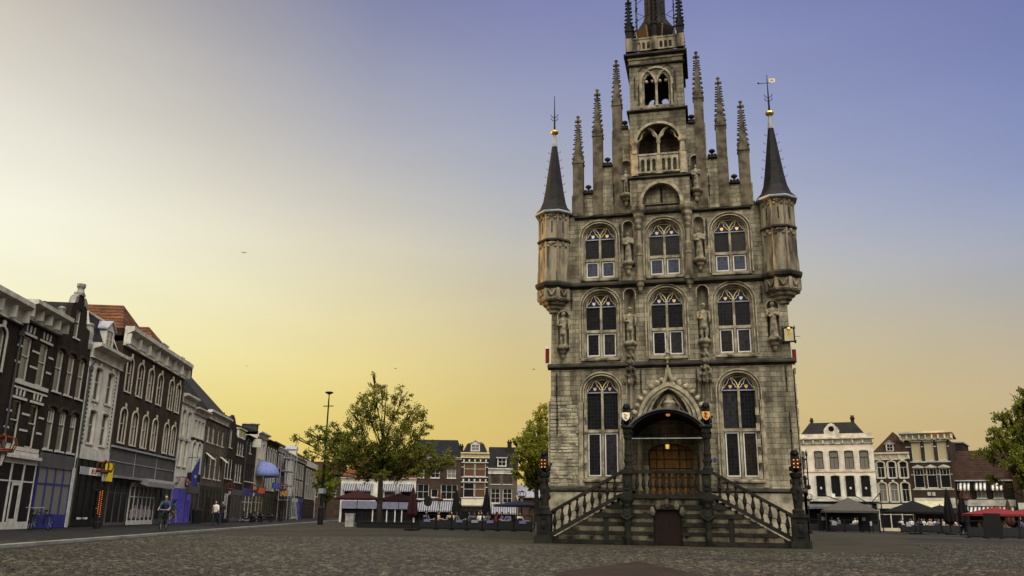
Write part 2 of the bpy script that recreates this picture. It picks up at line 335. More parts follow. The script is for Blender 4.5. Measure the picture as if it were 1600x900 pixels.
# ================================================================== TOWN HALL
XC = -.07
hall = thing('town_hall', 'tall grey stone Gothic town hall with stepped gable, pinnacles and two corner turrets', 'town hall')
WINS = [(cx, z0, zs, zt) for z0, zs, zt in ((2.87, 6.95, 5.1), (8.62, 11.22, 9.97), (12.64, 14.75, 13.65)) for cx in (-3.18, .04, 3.2)]
WINS = [w for w in WINS if not (w[1] < 3 and abs(w[0]) < 1)]
HW, RISE = .84, .78
niches = [(-5.02, 9.2, 10.75, .27), (-1.73, 9.3, 11.75, .27), (1.77, 9.3, 11.75, .27), (4.95, 9.3, 10.85, .27), (-1.73, 13.35, 15.3, .25), (1.74, 13.35, 15.3, .25),
          (-1.76, 16.95, 18.6, .24), (1.72, 16.95, 18.6, .24)]
outer = [(-5.72, 0), (5.72, 0), (5.62, 12.3), (5.6, 15.95), (4.5+XC, 15.95), (4.5+XC, 17.15), (3.4+XC, 17.15), (3.4+XC, 18.6), (2.38+XC, 18.6), (2.38+XC, 20.6),
         (-2.38+XC, 20.6), (-2.38+XC, 18.6), (-3.4+XC, 18.6), (-3.4+XC, 17.15), (-4.5+XC, 17.15), (-4.5+XC, 15.95), (-5.6, 15.95), (-5.62, 12.3)]
holes = [arch(w[0], w[1], w[2], HW, RISE) for w in WINS]
holes += [arch(n[0], n[1], n[2], n[3], n[3], 8) for n in niches]
holes += [arch(-.02, 2.15, 4.05, 1.02, .42, 10)]
holes += [arch(XC, 17.9, 19.62, 1.04, .98, 12)]
holes += [[(-1.0, 5.62), (1.0, 5.62)]+pointed(0, 5.7, 1.0, 1.55)]
w_ = M(); w_.prism(outer, 0, .5, holes)
w_.box(-5.6, 5.6, .5, 24, 0, 15.6)
w_.out('wall', STONE, hall)
M().prism([(-5.9, 15.5), (5.9, 15.5), (0, 21.2)], 1.6, 24.2).out('roof', SLATE, hall)
# plinth
p_ = M(); p_.box(-5.84, -1.9, -.12, -.002, 0, 2.25); p_.box(1.75, 5.84, -.12, -.002, 0, 2.25)
p_.box(-5.84, -5.725, -.12, 24, 0, 2.25); p_.box(5.725, 5.84, -.12, 24, 0, 2.25); p_.out('plinth', ROUGHM, hall)
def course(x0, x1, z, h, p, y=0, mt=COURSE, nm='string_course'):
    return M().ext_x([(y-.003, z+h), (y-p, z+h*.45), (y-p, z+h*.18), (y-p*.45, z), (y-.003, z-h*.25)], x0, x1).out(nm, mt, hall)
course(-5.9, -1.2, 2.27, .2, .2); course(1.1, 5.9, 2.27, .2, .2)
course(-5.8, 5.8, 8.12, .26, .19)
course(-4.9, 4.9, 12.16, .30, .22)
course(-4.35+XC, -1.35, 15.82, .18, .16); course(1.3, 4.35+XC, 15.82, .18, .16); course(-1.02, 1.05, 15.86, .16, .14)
# rough masonry blocks low on the corners
rnd = random.Random(3)
for x0, x1, zt in ((-5.70, -4.32, 6.55), (4.3, 5.70, 7.9)):
    rg = M(); z = 2.5
    while z < zt:
        h = rnd.uniform(.13, .21); x = x0+rnd.uniform(0, .1)
        inner = x1 if z < 6.2 else x1+.75
        xx = x0 if x0 < 0 else inner
        end = (x1 if z < 6.2 else x1-.3) if x0 < 0 else x1
        while xx < end-.08:
            l = min(rnd.uniform(.22, .58), end-xx); d = rnd.uniform(.012, .06)
            if rnd.random() < .92:
                rg.add([(xx+.008, -.003, z+.006), (xx+l-.008, -.003, z+.006), (xx+l-.008, -.003, z+h-.006), (xx+.008, -.003, z+h-.006),
                        (xx+.03, -d, z+.03), (xx+l-.03, -d*rnd.uniform(.5, 1.2), z+.03), (xx+l-.03, -d*rnd.uniform(.6, 1), z+h-.03), (xx+.03, -d, z+h-.03)],
                       [(4,5,6,7), (0,1,5,4), (1,2,6,5), (2,3,7,6), (3,0,4,7)])
            xx += l
        z += h
    # the toothed outer edge
    z = 2.5
    while z < zt:
        h = rnd.uniform(.16, .3); d = rnd.uniform(.0, .07); s = -1 if x0 < 0 else 1
        a, b = sorted((s*5.722, s*(5.735+d))); rg.box(a, b, -.03, .6, z, z+h-.02); z += h
    rg.out('rough_masonry', ROUGHM, hall)
for s in (-1, 1):
    qn = M()
    for k in range(11):
        z = 2.5+.36*k; l = .42 if k % 2 else .26
        a, b = sorted((s*4.3, s*(4.3-l))); qn.box(a+.005, b-.005, -.035, -.002, z+.008, z+.352)
    qn.out('quoin_blocks', TRIM, hall)
# windows ------------------------------------------------------------
def shield_bm(mb, x, y, z, r):
    mb.prism([(x-r, z+r), (x+r, z+r), (x+r, z-.1*r), (x+.6*r, z-.8*r), (x, z-1.2*r), (x-.6*r, z-.8*r), (x-r, z-.1*r)], y-.03, y); return mb
def hall_window(cx, z0, zs, zt, pale):
    f = M(); Y = .26
    f.prism(archband(cx, z0, zs, HW-.1, RISE-.1, .097), Y, Y+.16)
    f.box(cx-.055, cx+.055, Y-.04, Y+.15, z0, zs+.12)
    f.box(cx-HW+.1, cx-.057, Y-.05, Y+.14, zt-.07, zt+.07); f.box(cx+.057, cx+HW-.1, Y-.05, Y+.14, zt-.07, zt+.07)
    f.box(cx-HW+.1, cx-.057, Y-.02, Y+.14, z0, z0+.1); f.box(cx+.057, cx+HW-.1, Y-.02, Y+.14, z0, z0+.1)
    fr = f.out('window', TRIM, hall)
    x0, x1 = cx-HW+.1, cx+HW-.1
    for a, b in ((x0, cx-.06), (cx+.06, x1)):
        M().box(a, b, Y+.07, Y+.09, zt+.075, zs-.01).out('pane', LGV[rndw.randrange(4)], fr)
        a2, b2, q0, q1 = a+.03, b-.03, z0+.12, zt-.1
        c = M().prism(rect(a2, b2, q0, q1), Y+.015, Y+.075, [rect(a2+.055, b2-.055, q0+.055, q1-.055)]).out('casement', CASE, fr)
        M().box(a2+.05, b2-.05, Y+.045, Y+.06, q0+.05, q1-.05).out('pane', LGLASS2 if pale else LGV[rndw.randrange(4)], fr)
    M().box(x0, x1, Y-.012, Y+.06, zs-.03, zs+.02).out('glazing_bar', LEAD, fr)
    r, w = RISE-.1, HW-.1
    M().prism(arch(cx, zs+.022, zs+.03, w, r-.01), Y+.09, Y+.11).out('dark_glass', DKBLUE, fr)
    bl = M(); ln = M()
    for s in (-1, 1):
        top = (cx+s*.5*w, zs+.84*r)
        def P(u, q): return (cx+s*u*w, zs+q*r)
        # blue field of the trefoil light
        field = [P(.03,.05), P(.97,.05), P(.93,.16), P(.84,.22), P(.80,.36), P(.70,.42), P(.66,.58), P(.5,.86), P(.36,.6), P(.32,.44), P(.21,.38), P(.17,.24), P(.07,.18)]
        bl.prism(field if s > 0 else field[::-1], Y+.07, Y+.085)
        def L(pts, th=.019):
            for (a, b), (c, d) in zip(pts, pts[1:]): ln.tube([(a, Y+.05, b), (c, Y+.05, d)], th, 5)
        L([P(.0,.1), P(.02,.3), P(.12,.55), P(.27,.76), P(.5,.9)], .025)
        L([P(.5,.9), P(.72,.74), P(.88,.5), P(.97,.2), P(.98,.03)], .025)
        L([P(.5,.88), P(.36,.62), P(.33,.45), P(.22,.40), P(.18,.25), P(.03,.18)])
        L([P(.5,.88), P(.65,.6), P(.70,.43), P(.79,.37), P(.84,.23), P(.97,.15)])
        sh = shield_bm(M(), cx+s*.49*w, Y+.065, zs+.17, .075)
        k = rndw.random()
        sh.out('coat_of_arms', GOLD if k < .6 else (SHIELDW if k < .8 else GOLDLINE), fr)
    L2 = [(cx-.55*w, zs+.9*r), (cx, zs+.93*r), (cx+.55*w, zs+.9*r)]
    for (a, b), (c, d) in zip(L2, L2[1:]): ln.tube([(a, Y+.05, b), (c, Y+.05, d)], .016, 5)
    bl.out('stained_glass', BLUEG, fr); ln.out('gold_tracery', GOLDLINE, fr)
    # moulded reveal
    mo = M()
    mo.prism(archband(cx, z0-.02, zs, HW+.14, RISE+.13, .055), -.075, -.002)
    mo.prism(archband(cx, z0-.02, zs, HW+.015, RISE+.015, .05), -.035, -.002)
    mo.prism(archband(cx, z0, zs, HW-.06, RISE-.06, .058), .12, .25)
    mo.out('moulding', TRIM, fr)
    M().ext_x([(-.002, z0-.02), (-.10, z0-.08), (-.10, z0-.15), (-.002, z0-.2)], cx-HW-.1, cx+HW+.1).out('sill', WEATH, fr)
    M().prism(arch(cx, z0, zs, HW, RISE), .47, .49).out('shutter_board', VOID, fr)
rndw = random.Random(11)
for cx, z0, zs, zt in WINS: hall_window(cx, z0, zs, zt, z0 > 12)
# niches and consoles -------------------------------------------------
for x, z0, zs, r in niches:
    n = M(); k = 8; vs = []; fs = []
    zz = [z0]+[zs+r*math.sin(math.pi/2*i/5) for i in range(6)]; rr = [r]+[max(.01, r*math.cos(math.pi/2*i/5)) for i in range(6)]
    for z, q in zip(zz, rr):
        for i in range(k+1):
            a = math.pi*i/k; vs.append((x+q*math.cos(a), .02+q*math.sin(a), z))
    for j in range(6):
        for i in range(k): fs.append((j*(k+1)+i, j*(k+1)+i+1, (j+1)*(k+1)+i+1, (j+1)*(k+1)+i))
    n.add(vs, fs)
    nn = n.out('niche', WEATH, hall)
    M().prism(archband(x, zs-.3, zs, r, r, .05, 8), -.045, -.002).out('niche_hood', TRIM, hall)
    c = M(); c.lathe([(.05, z0-.62), (.09, z0-.55), (.10, z0-.4), (.17, z0-.33), (.20, z0-.22), (.29, z0-.16), (.33, z0-.10), (.33, z0-.04), (.27, z0)], x, -.12, 12)
    c.out('console', WEATH, hall)
for x in (-1.75, 1.74):      # slender shafts with crocketed canopies below the first-floor figures
    c = M(); c.box(x-.07, x+.07, -.16, -.02, 6.1, 8.75); c.box(x-.035, x+.035, -.22, -.16, 6.1, 7.2)
    for dx in (-.22, .22): c.box(x+dx-.03, x+dx+.03, -.1, -.003, 6.4, 7.5)
    for z, q in ((7.35, .30), (7.65, .24), (7.95, .17), (8.3, .12), (8.6, .15)):
        for a in range(6): c.ball((x+q*math.cos(a*1.047+.3), -.14+.5*q*math.sin(a*1.047+.3), z+.05*(a % 2)), .075, 1, 1, 1.3, 6, 4)
    c.lathe([(.05, 7.1), (.16, 7.3), (.18, 7.42), (.08, 7.75), (.07, 8.1)], x, -.14, 8)
    c.out('canopy_shaft', WEATH, hall)
# iron wall anchors
for x, z0, z1 in ((-5.36, 6.45, 7.9), (-5.34, 4.9, 6.4), (-1.28, 6.85, 7.95), (1.32, 6.85, 7.95), (5.35, 6.8, 8.0), (5.38, 4.2, 5.85), (-4.6, 11.1, 12.0), (4.5, 11.0, 11.9), (-2.12, 14.1, 15.4), (2.12, 14.1, 15.4), (-2.4, 16.5, 17.6), (2.35, 16.6, 17.7)):
    a = M(); a.box(x-.025, x+.025, -.09, -.035, z0, z1); a.box(x-.05, x+.05, -.07, -.003, (z0+z1)/2-.04, (z0+z1)/2+.04); a.out('iron_anchor', BLACK, hall)
# pinnacles -----------------------------------------------------------
def pinnacle(x, y, z0, zg, zt, w, mt=PINN, rows=8):
    p = M(); h = w/2
    p.box(x-h, x+h, y-h, y+h, z0, zg-.02); p.box(x-h-.04, x+h+.04, y-h-.04, y+h+.04, zg-.02, zg+.06)
    zm = z0+(zg-z0)*.45
    g = .5
    p.prism([(x-h, zg+.06), (x+h, zg+.06), (x, zg+.06+g)], y-h-.015, y+h+.015)
    p.ext_x([(y-h, zg+.055), (y+h, zg+.055), (y, zg+.05+g)], x-h-.015, x+h+.015)
    zb, zf = zg+.15, zt-.35
    b = h*.80
    p.add([(x-b, y-b, zb), (x+b, y-b, zb), (x+b, y+b, zb), (x-b, y+b, zb), (x-.05, y-.05, zf), (x+.05, y-.05, zf), (x+.05, y+.05, zf), (x-.05, y+.05, zf)],
          [(0,1,5,4), (1,2,6,5), (2,3,7,6), (3,0,4,7), (4,5,6,7)])
    for i in range(rows):
        t = (i+.35)/rows; z = zb+(zf-zb)*t*.97; q = b+(.05-b)*t+.03
        for dx, dy in ((1,1), (1,-1), (-1,1), (-1,-1)):
            cx_, cy_ = x+dx*(q+.02), y+dy*(q+.02)
            p.ball((cx_, cy_, z), .05, 1.5, 1.5, .7, 6, 4)
    p.box(x-.17, x+.17, y-.05, y+.05, zf-.02, zf+.09); p.box(x-.05, x+.05, y-.17, y+.17, zf-.015, zf+.085)
    p.box(x-.055, x+.055, y-.055, y+.055, zf+.09, zt-.1); p.ball((x, y, zt-.06), .10, 1, 1, .8, 8, 5)
    return p.out('pinnacle', mt, hall)
for s in (-1, 1):
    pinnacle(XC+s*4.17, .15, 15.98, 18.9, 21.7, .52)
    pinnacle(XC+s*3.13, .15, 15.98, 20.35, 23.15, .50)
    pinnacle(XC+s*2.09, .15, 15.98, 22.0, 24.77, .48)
    for x0, x1, z in ((3.42, 3.88, 17.15), (2.42, 2.86, 18.6), (1.55, 1.86, 20.6)):
        st = M(); a, b = sorted((XC+s*x0, XC+s*x1))
        st.ext_x([(-.12, z+.02), (-.14, z+.1), (.2, z+.22), (.55, z+.1), (.55, z+.02)], a-.02, b+.02)
        for q in range(3):
            xx = a+(b-a)*(q+.5)/3; st.ball((xx, .15, z+.25), .08, 1, 1, 1.0, 7, 5)
        xm = (a+b)/2; st.lathe([(.05, z+.2), (.06, z+.36), (.15, z+.42), (.16, z+.5), (.08, z+.56)], xm, .15, 8)
        st.out('gable_coping', COURSE, hall)
# corner turrets --------------------------------------------------------
def turret(cx, cy, vane):
    ph = math.pi/8; k = 1/math.cos(math.pi/8)
    t = M(); t.lathe([(.74*k, 12.42), (.74*k, 14.55), (.735*k, 14.6), (.735*k, 16.1)], cx, cy, 8, ph)
    tu = t.out('corner_turret', TURR, hall)
    d = M()
    for i in range(8):
        a = ph+2*math.pi*i/8; ex, ey = cx+.79*math.cos(a), cy+.79*math.sin(a)
        d.lathe([(.055, 12.6), (.055, 16.05)], ex, ey, 6)
        d.lathe([(.09, 12.45), (.09, 12.95), (.05, 13.2)], ex, ey, 6)
        f = a+math.pi/8; nx, ny = math.cos(f), math.sin(f); tx, ty = -ny, nx
        for zt in (14.45, 15.95):      # cusped heads of the blind panels
            for u in (-.17, 0, .17):
                d.ball((cx+.75*nx+tx*u, cy+.75*ny+ty*u, zt-.06-(.10 if u else 0)), .075, 1, 1, 1, 7, 5)
            d.ball((cx+.745*nx, cy+.745*ny, zt), .24, 1 if abs(nx) < .5 else .4, 1 if abs(ny) < .5 else .4, .35, 8, 5)
    d.out('blind_tracery', WEATH, tu)
    for i in range(8):
        s_ = M(); f = 2*math.pi*i/8; nx, ny = math.cos(f), math.sin(f); tx, ty = -ny, nx; q = .743
        s_.add([(cx+q*nx+tx*u, cy+q*ny+ty*u, z) for u, z in ((-.03, 15.0), (.03, 15.0), (.03, 15.6), (-.03, 15.6))]+[(cx+(q-.05)*nx+tx*u, cy+(q-.05)*ny+ty*u, z) for u, z in ((-.03, 15.0), (.03, 15.0), (.03, 15.6), (-.03, 15.6))],
               [(0,1,2,3), (4,7,6,5), (0,4,5,1), (1,5,6,2), (2,6,7,3), (3,7,4,0)])
        s_.out('slit_window', VOID, tu)
    b = M(); b.lathe([(.75*k, 14.52), (.84*k, 14.58), (.84*k, 14.64), (.74*k, 14.72)], cx, cy, 8, ph); b.out('string_course', COURSE, tu); b = M()
    b.lathe([(.75*k, 12.08), (.90*k, 12.2), (.93*k, 12.33), (.90*k, 12.40), (.75*k, 12.48)], cx, cy, 8, ph)
    b.out('string_course', COURSE, tu)
    c = M(); c.lathe([(.04, 10.85), (.26*k, 10.95), (.28*k, 11.06), (.40*k, 11.14), (.43*k, 11.25), (.56*k, 11.32), (.60*k, 11.42), (.72*k, 11.48), (.80*k, 11.58), (.70*k, 11.66), (.74*k, 12.1)], cx, cy, 8, ph)
    for i in range(8):
        a = ph+2*math.pi*i/8; c.lathe([(.08, 11.5), (.11, 11.6), (.11, 11.98), (.07, 12.1)], cx+.80*math.cos(a), cy+.80*math.sin(a), 6)
        f = a+math.pi/8; nx, ny = math.cos(f), math.sin(f); tx, ty = -ny, nx
        for u in (-.2, .2): c.tube([(cx+.78*nx+tx*u, cy+.78*ny+ty*u, 12.05), (cx+.80*nx, cy+.80*ny, 11.72)], .05, 6)
    c.out('corbel', TURR, tu)
    rf = M(); rf.lathe([(.92*k, 16.08), (.94*k, 16.16), (.70*k, 16.45), (.56*k, 16.85), (.45*k, 17.5), (.10, 20.35), (.07, 20.7)], cx, cy, 8, ph)
    ro = rf.out('spire', SLATE, tu)
    e = M(); e.lathe([(.80*k, 16.02), (.95*k, 16.06), (.965*k, 16.12), (.95*k, 16.16), (.8*k, 16.16)], cx, cy, 8, ph); e.out('lead_eaves', LEAD, tu); e = M(); e.lathe([(.16, 20.0), (.10, 20.55), (.07, 20.75)], cx, cy, 8, ph)
    e.out('lead_cap', LEAD, tu)
    g = M(); g.lathe([(.05, 20.68), (.19, 20.78), (.22, 20.84), (.19, 20.92), (.06, 20.98)], cx, cy, 12); g.out('gilded_ball', GOLD, tu)
    v_ = M(); v_.lathe([(.055, 20.95), (.03, 22.0), (.015, 23.0)], cx, cy, 6)
    for s in (-1, 1):
        for z in (21.5, 21.7): v_.tube([(cx, cy, z), (cx+s*.13, cy, z+.08), (cx+s*.2, cy, z+.2)], .018, 5)
    for i in range(6):
        z = 17.4+.45*i; w = .56-(z-16.85)*.13
        for s in (-1, 1): v_.tube([(cx+s*w, cy, z), (cx+s*(w+.1), cy-.02, z+.0), (cx+s*(w+.13), cy-.02, z+.09)], .012, 4)
    if vane:
        v_.tube([(cx-.42, cy, 22.55), (cx+.2, cy, 22.55)], .018, 5); v_.ball((cx-.44, cy, 22.58), .05, 1, 1, 1, 6, 4)
    v_.out('weather_vane', BLACK, tu)
    if vane:
        fl = M(); fl.prism(rect(cx+.08, cx+.38, 22.54, 22.78), cy-.012, cy+.012, [rect(cx+.15, cx+.30, 22.60, 22.72)]); fl.out('vane_flag', GOLDLINE, tu)
turret(-5.5, .12, False); turret(5.48, .12, True)
# the projecting middle bay and its tower ------------------------------------
for x in (-1.17, 1.2):
    c = M(); c.lathe([(.03, 11.75), (.09, 11.85), (.10, 12.0), (.17, 12.1), (.19, 12.25), (.25, 12.33), (.25, 12.45)], x, -.18, 10)
    c.lathe([(.17, 12.45), (.17, 13.6), (.20, 13.65), (.15, 13.75), (.17, 14.15), (.13, 14.25), (.10, 14.3), (.10, 15.0)], x, -.16, 10)
    c.lathe([(.10, 15.0), (.14, 15.1), (.13, 15.2), (.2, 15.35), (.19, 15.5), (.27, 15.65), (.26, 15.8), (.36, 15.95), (.38, 16.1), (.36, 16.22), (.30, 16.25)], x, -.22, 10)
    c.out('colonette', WEATH, hall)
T0, T1 = XC-1.48, XC+1.48; YF = -.38
tw = M()
tw.prism(rect(T0, T1, 16.22, 17.62), YF, YF+.3, [arch(XC+.05, 16.225, 16.27, .93, 1.05)])
tw.box(T0, T0+.3, YF+.3, .0, 16.22, 17.62); tw.box(T1-.3, T1, YF+.3, .0, 16.22, 17.62)
tw.box(T0, T1, YF+.3, -.002, 17.35, 17.62)
tw.prism(rect(T0+.06, T1-.06, 17.75, 21.35), YF+.1, YF+.4, [arch(XC, 17.9, 19.62, 1.08, 1.02)])
tw.box(T0+.06, T0+.36, YF+.4, 2.6, 17.75, 21.35); tw.box(T1-.36, T1-.06, YF+.4, 2.6, 17.75, 21.35); tw.box(T0+.36, T1-.36, 1.2, 1.4, 17.75, 21.35)
tw.box(T0+.36, T1-.36, YF+.4, 2.6, 20.9, 21.35)
# belfry: pierced on all four sides
B0, B1 = T0+.1, T1-.1
lan = [arch(XC-.33, 21.75, 22.95, .29, .55, 8), arch(XC+.33, 21.75, 22.95, .29, .55, 8)]
tw.prism(rect(B0, B1, 21.5, 24.3), YF+.15, YF+.4, lan); tw.prism(rect(B0, B1, 21.5, 24.3), 2.35, 2.6, lan)
for xa in (B0, B1-.25):
    tw.box(xa, xa+.25, YF+.4, .45, 21.5, 24.3); tw.box(xa, xa+.25, 1.55, 2.35, 21.5, 24.3); tw.box(xa, xa+.25, .45, 1.55, 23.4, 24.3); tw.box(xa, xa+.25, .45, 1.55, 21.5, 21.75)
tw.box(B0, B1, YF+.15, 2.6, 24.3, 24.42)
tower = tw.out('tower', STONE, hall)
for a in (0,): mo = M(); mo.prism(archband(XC+.05, 16.23, 16.27, .93, 1.05, .15), YF-.06, YF-.001); mo.out('arch_moulding', TRIM, tower)
mo = M(); mo.prism(archband(XC, 19.6, 19.62, 1.08, 1.02, .07), YF+.03, YF+.099); mo.prism(archband(XC, 19.6, 19.62, 1.149, 1.089, .07), YF+.06, YF+.099); mo.out('arch_moulding', TRIM, tower)
mo = M(); mo.prism(archband(XC, 21.6, 23.05, .74, .78, .06), YF+.07, YF+.149); mo.prism(archband(XC, 21.6, 23.05, .799, .839, .06), YF+.10, YF+.149)
mo.out('arch_moulding', TRIM, tower)
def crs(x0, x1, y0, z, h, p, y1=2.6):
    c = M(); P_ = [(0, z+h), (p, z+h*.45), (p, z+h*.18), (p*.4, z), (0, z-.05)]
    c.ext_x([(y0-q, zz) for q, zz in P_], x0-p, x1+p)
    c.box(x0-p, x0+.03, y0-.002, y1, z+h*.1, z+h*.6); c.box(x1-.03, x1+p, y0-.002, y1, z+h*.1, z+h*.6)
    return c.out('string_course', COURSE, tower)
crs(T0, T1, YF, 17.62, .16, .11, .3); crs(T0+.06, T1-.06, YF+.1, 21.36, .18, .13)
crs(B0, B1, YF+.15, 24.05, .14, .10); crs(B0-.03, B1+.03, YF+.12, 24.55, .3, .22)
M().box(B0-.06, B1+.06, YF+.09, 2.66, 24.42, 24.56).out('cornice_block', TRIM, tower)
# backing of the low arch, with slit
M().box(XC+.0, XC+.12, -.03, -.006, 16.45, 17.2).out('slit_window', VOID, tower)
# loggia
lo = M(); lo.lathe([(.09, 18.9), (.075, 19.0), (.07, 19.55), (.12, 19.68), (.12, 19.75)], XC, YF+.25, 8)
for s in (-1, 1):
    lo.lathe([(.2, 17.8), (.2, 18.95), (.24, 19.0), (.14, 19.06), (.12, 19.5), (.2, 19.62), (.22, 19.75)], XC+s*1.2, YF+.1, 10)
    pts = [(XC, 19.7), (XC+s*.07, 20.0), (XC+s*.25, 20.3), (XC+s*.5, 20.5)]
    for (a, b), (c, d) in zip(pts, pts[1:]): lo.tube([(a, YF+.25, b), (c, YF+.25, d)], .07, 6)
    pts = [(XC+s*.08, 19.95), (XC+s*.22, 20.05), (XC+s*.32, 20.3)]
    for (a, b), (c, d) in zip(pts, pts[1:]): lo.tube([(a, YF+.25, b), (c, YF+.25, d)], .04, 6)
    pts = [(XC+s*1.02, 19.8), (XC+s*.86, 19.95), (XC+s*.82, 20.2), (XC+s*.66, 20.3)]
    for (a, b), (c, d) in zip(pts, pts[1:]): lo.tube([(a, YF+.25, b), (c, YF+.25, d)], .045, 6)
lo.out('loggia_column', TRIM, tower)
bal = M(); hs = []
for s in (-1, 1):
    for k in range(3): hs.append(arch(XC+s*(.24+.28*k), 18.0, 18.55, .09, .13, 6))
bal.prism(rect(XC-.98, XC+.98, 17.86, 18.86), YF-.02, YF+.1, hs); bal.box(XC-1.0, XC+1.0, YF-.06, YF+.14, 18.86, 18.95); bal.box(XC-.09, XC+.09, YF-.06, YF-.021, 17.85, 18.9)
for s in (-1, 1): bal.box(XC+s*.62-.42, XC+s*.62+.42, YF-.08, YF-.021, 17.9, 17.98)
bal.out('balustrade', TRIM, tower)
be = M(); be.lathe([(.1, 21.7), (.07, 21.8), (.065, 22.9), (.1, 23.0)], XC, YF+.2, 8)
for s in (-1, 1):
    pts = [(XC, 22.95), (XC+s*.1, 23.3), (XC+s*.3, 23.6), (XC+s*.42, 23.68)]
    for (a, b), (c, d) in zip(pts, pts[1:]): be.tube([(a, YF+.12, b), (c, YF+.12, d)], .055, 6)
    for u in (.19, .50): be.ball((XC+s*u, YF+.2, 23.12), .09, 1, 1, 1, 7, 5)
be.out('belfry_mullion', TRIM, tower)
bl = M(); bl.lathe([(.34, 22.15), (.3, 22.25), (.2, 22.6), (.16, 22.85), (.03, 22.95)], XC, 1.1, 12); bl.box(XC-1.1, XC+1.1, 1.0, 1.2, 22.95, 23.1); bl.box(B0+.25, B1-.25, YF+.45, 2.3, 23.35, 23.45)
bl.out('bell', BLACK, tower)
for x0, z0, z1 in ((-1.1, 22.2, 23.4), (-.92, 21.8, 22.9), (.98, 22.5, 23.6), (.85, 21.8, 22.85)): M().box(XC+x0-.025, XC+x0+.025, YF+.09, YF+.148, z0, z1).out('iron_anchor', BLACK, tower)
for x in (-.6, .6):
    a = M()
    for s in (-1, 1): a.tube([(XC+x, YF+.1, 24.0), (XC+x+s*.3, YF+.1, 23.75)], .022, 5)
    a.out('iron_anchor', BLACK, tower)
# parapet, corner pinnacles, octagonal lantern
pa = M(); Yp0, Yp1 = YF-.02, 2.72; X0, X1 = B0-.12, B1+.12
hs = [arch(XC+s*(.33+.24*k), 24.95, 25.25, .075, .09, 6) for s in (-1, 1) for k in range(3)]
for y in (Yp0, Yp1-.12): pa.prism(rect(X0, X1, 24.86, 25.52), y, y+.12, hs); pa.box(X0-.03, X1+.03, y-.03, y+.15, 25.52, 25.6)
for x in (X0, X1-.12):
    pa.box(x, x+.12, Yp0+.12, Yp1-.12, 24.86, 24.98); pa.box(x-.03, x+.15, Yp0+.15, Yp1-.15, 25.52, 25.6)
    for k in range(9): pa.box(x+.02, x+.1, Yp0+.35+.27*k, Yp0+.43+.27*k, 24.98, 25.52)
for x in (X0, X1-.34): pa.box(x-.02, x+.36, Yp0-.04, Yp0+.34, 24.86, 25.64)
pa.box(XC-.13, XC+.13, Yp0-.04, Yp0+.2, 24.86, 25.64)
pa.out('parapet', WEATH, tower)
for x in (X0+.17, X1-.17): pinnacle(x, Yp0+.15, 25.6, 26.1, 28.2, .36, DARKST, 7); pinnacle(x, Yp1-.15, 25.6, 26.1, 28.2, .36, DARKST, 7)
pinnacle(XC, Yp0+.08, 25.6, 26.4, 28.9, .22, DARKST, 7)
k = 1/math.cos(math.pi/8)
la = M(); la.lathe([(.84*k, 24.5), (.84*k, 26.0), (.98*k, 26.5), (1.02*k, 26.75), (.9*k, 26.9), (.62*k, 27.4), (.56*k, 27.7), (.54*k, 30.2), (.75*k, 30.3), (.75*k, 30.45), (.3, 31.6), (.06, 33.4)], XC, 1.15, 8, math.pi/8)
lt = la.out('lantern_spire', SLATE, tower)
wd = mat('weathered_oak', (.20,.12,.06), .8, dirt=.4)
lw = M()
for i in range(8):
    a = math.pi/8+i*math.pi/4; lw.tube([(XC+.93*math.cos(a), 1.15+.93*math.sin(a), 25.6), (XC+.95*math.cos(a), 1.15+.95*math.sin(a), 26.05), (XC+1.12*math.cos(a), 1.15+1.12*math.sin(a), 26.7)], .045, 5)
lw.out('bracket', wd, lt)
ro_ = M()
for i in range(8):
    a = math.pi/8+i*math.pi/4; x, y = XC+1.1*math.cos(a), 1.15+1.1*math.sin(a)
    ro_.tube([(x, y, 26.7), (x, y, 29.8)], .022, 5)
    for z in (26.8, 27.3, 28.0, 28.7): ro_.ball((x, y, z), .06, 1, 1, 1, 6, 4)
for z in (27.3, 28.4):
    for i in range(8):
        a, b = math.pi/8+i*math.pi/4, math.pi/8+(i+1)*math.pi/4
        ro_.tube([(XC+1.1*math.cos(a), 1.15+1.1*math.sin(a), z), (XC+1.1*math.cos(b), 1.15+1.1*math.sin(b), z)], .014, 4)
ro_.tube([(XC-1.5, .9, 27.15), (XC-.95, 1.0, 27.2)], .02, 5); ro_.tube([(XC+.95, 1.0, 27.2), (XC+1.5, .9, 27.25)], .02, 5)
ro_.out('iron_rail', BLACK, lt)
# Gothic portal above the porch ---------------------------------------
po = M()
def pband(hw, zs, h, t):
    o = pointed(0, zs, hw+t, h+t*1.25); i = pointed(0, zs, hw, h); return o+i[::-1]
po.prism(pband(1.32, 5.4, 1.75, .16), -.20, -.002); po.prism(pband(1.14, 5.4, 1.62, .14), -.12, -.002); po.prism(pband(.92, 5.5, 1.55, .12), -.05, .12)
for s in (-1, 1):
    pts = [(s*.42, 7.0), (s*.2, 7.3), (s*.09, 7.6), (s*.03, 8.0)]
    for (a, b), (c, d) in zip(pts, pts[1:]): po.tube([(a, -.12, b), (c, -.12, d)], .085, 6)
    for i in range(6):
        t = .18+.13*i; q = pointed(0, 5.4, 1.62, 2.05, 40)[int(t*40) if s > 0 else 80-int(t*40)]
        po.ball((q[0]+s*.03, -.14, q[1]+.03), .115, 1, .8, 1, 7, 5); po.ball((q[0]+s*.10, -.14, q[1]+.10), .07, 1, .8, 1, 6, 4)
    for z, r in ((7.45, .12), (7.25, .13)): po.ball((s*(.30 if z > 7.3 else .5), -.12, z), r, 1, .8, 1, 7, 5)
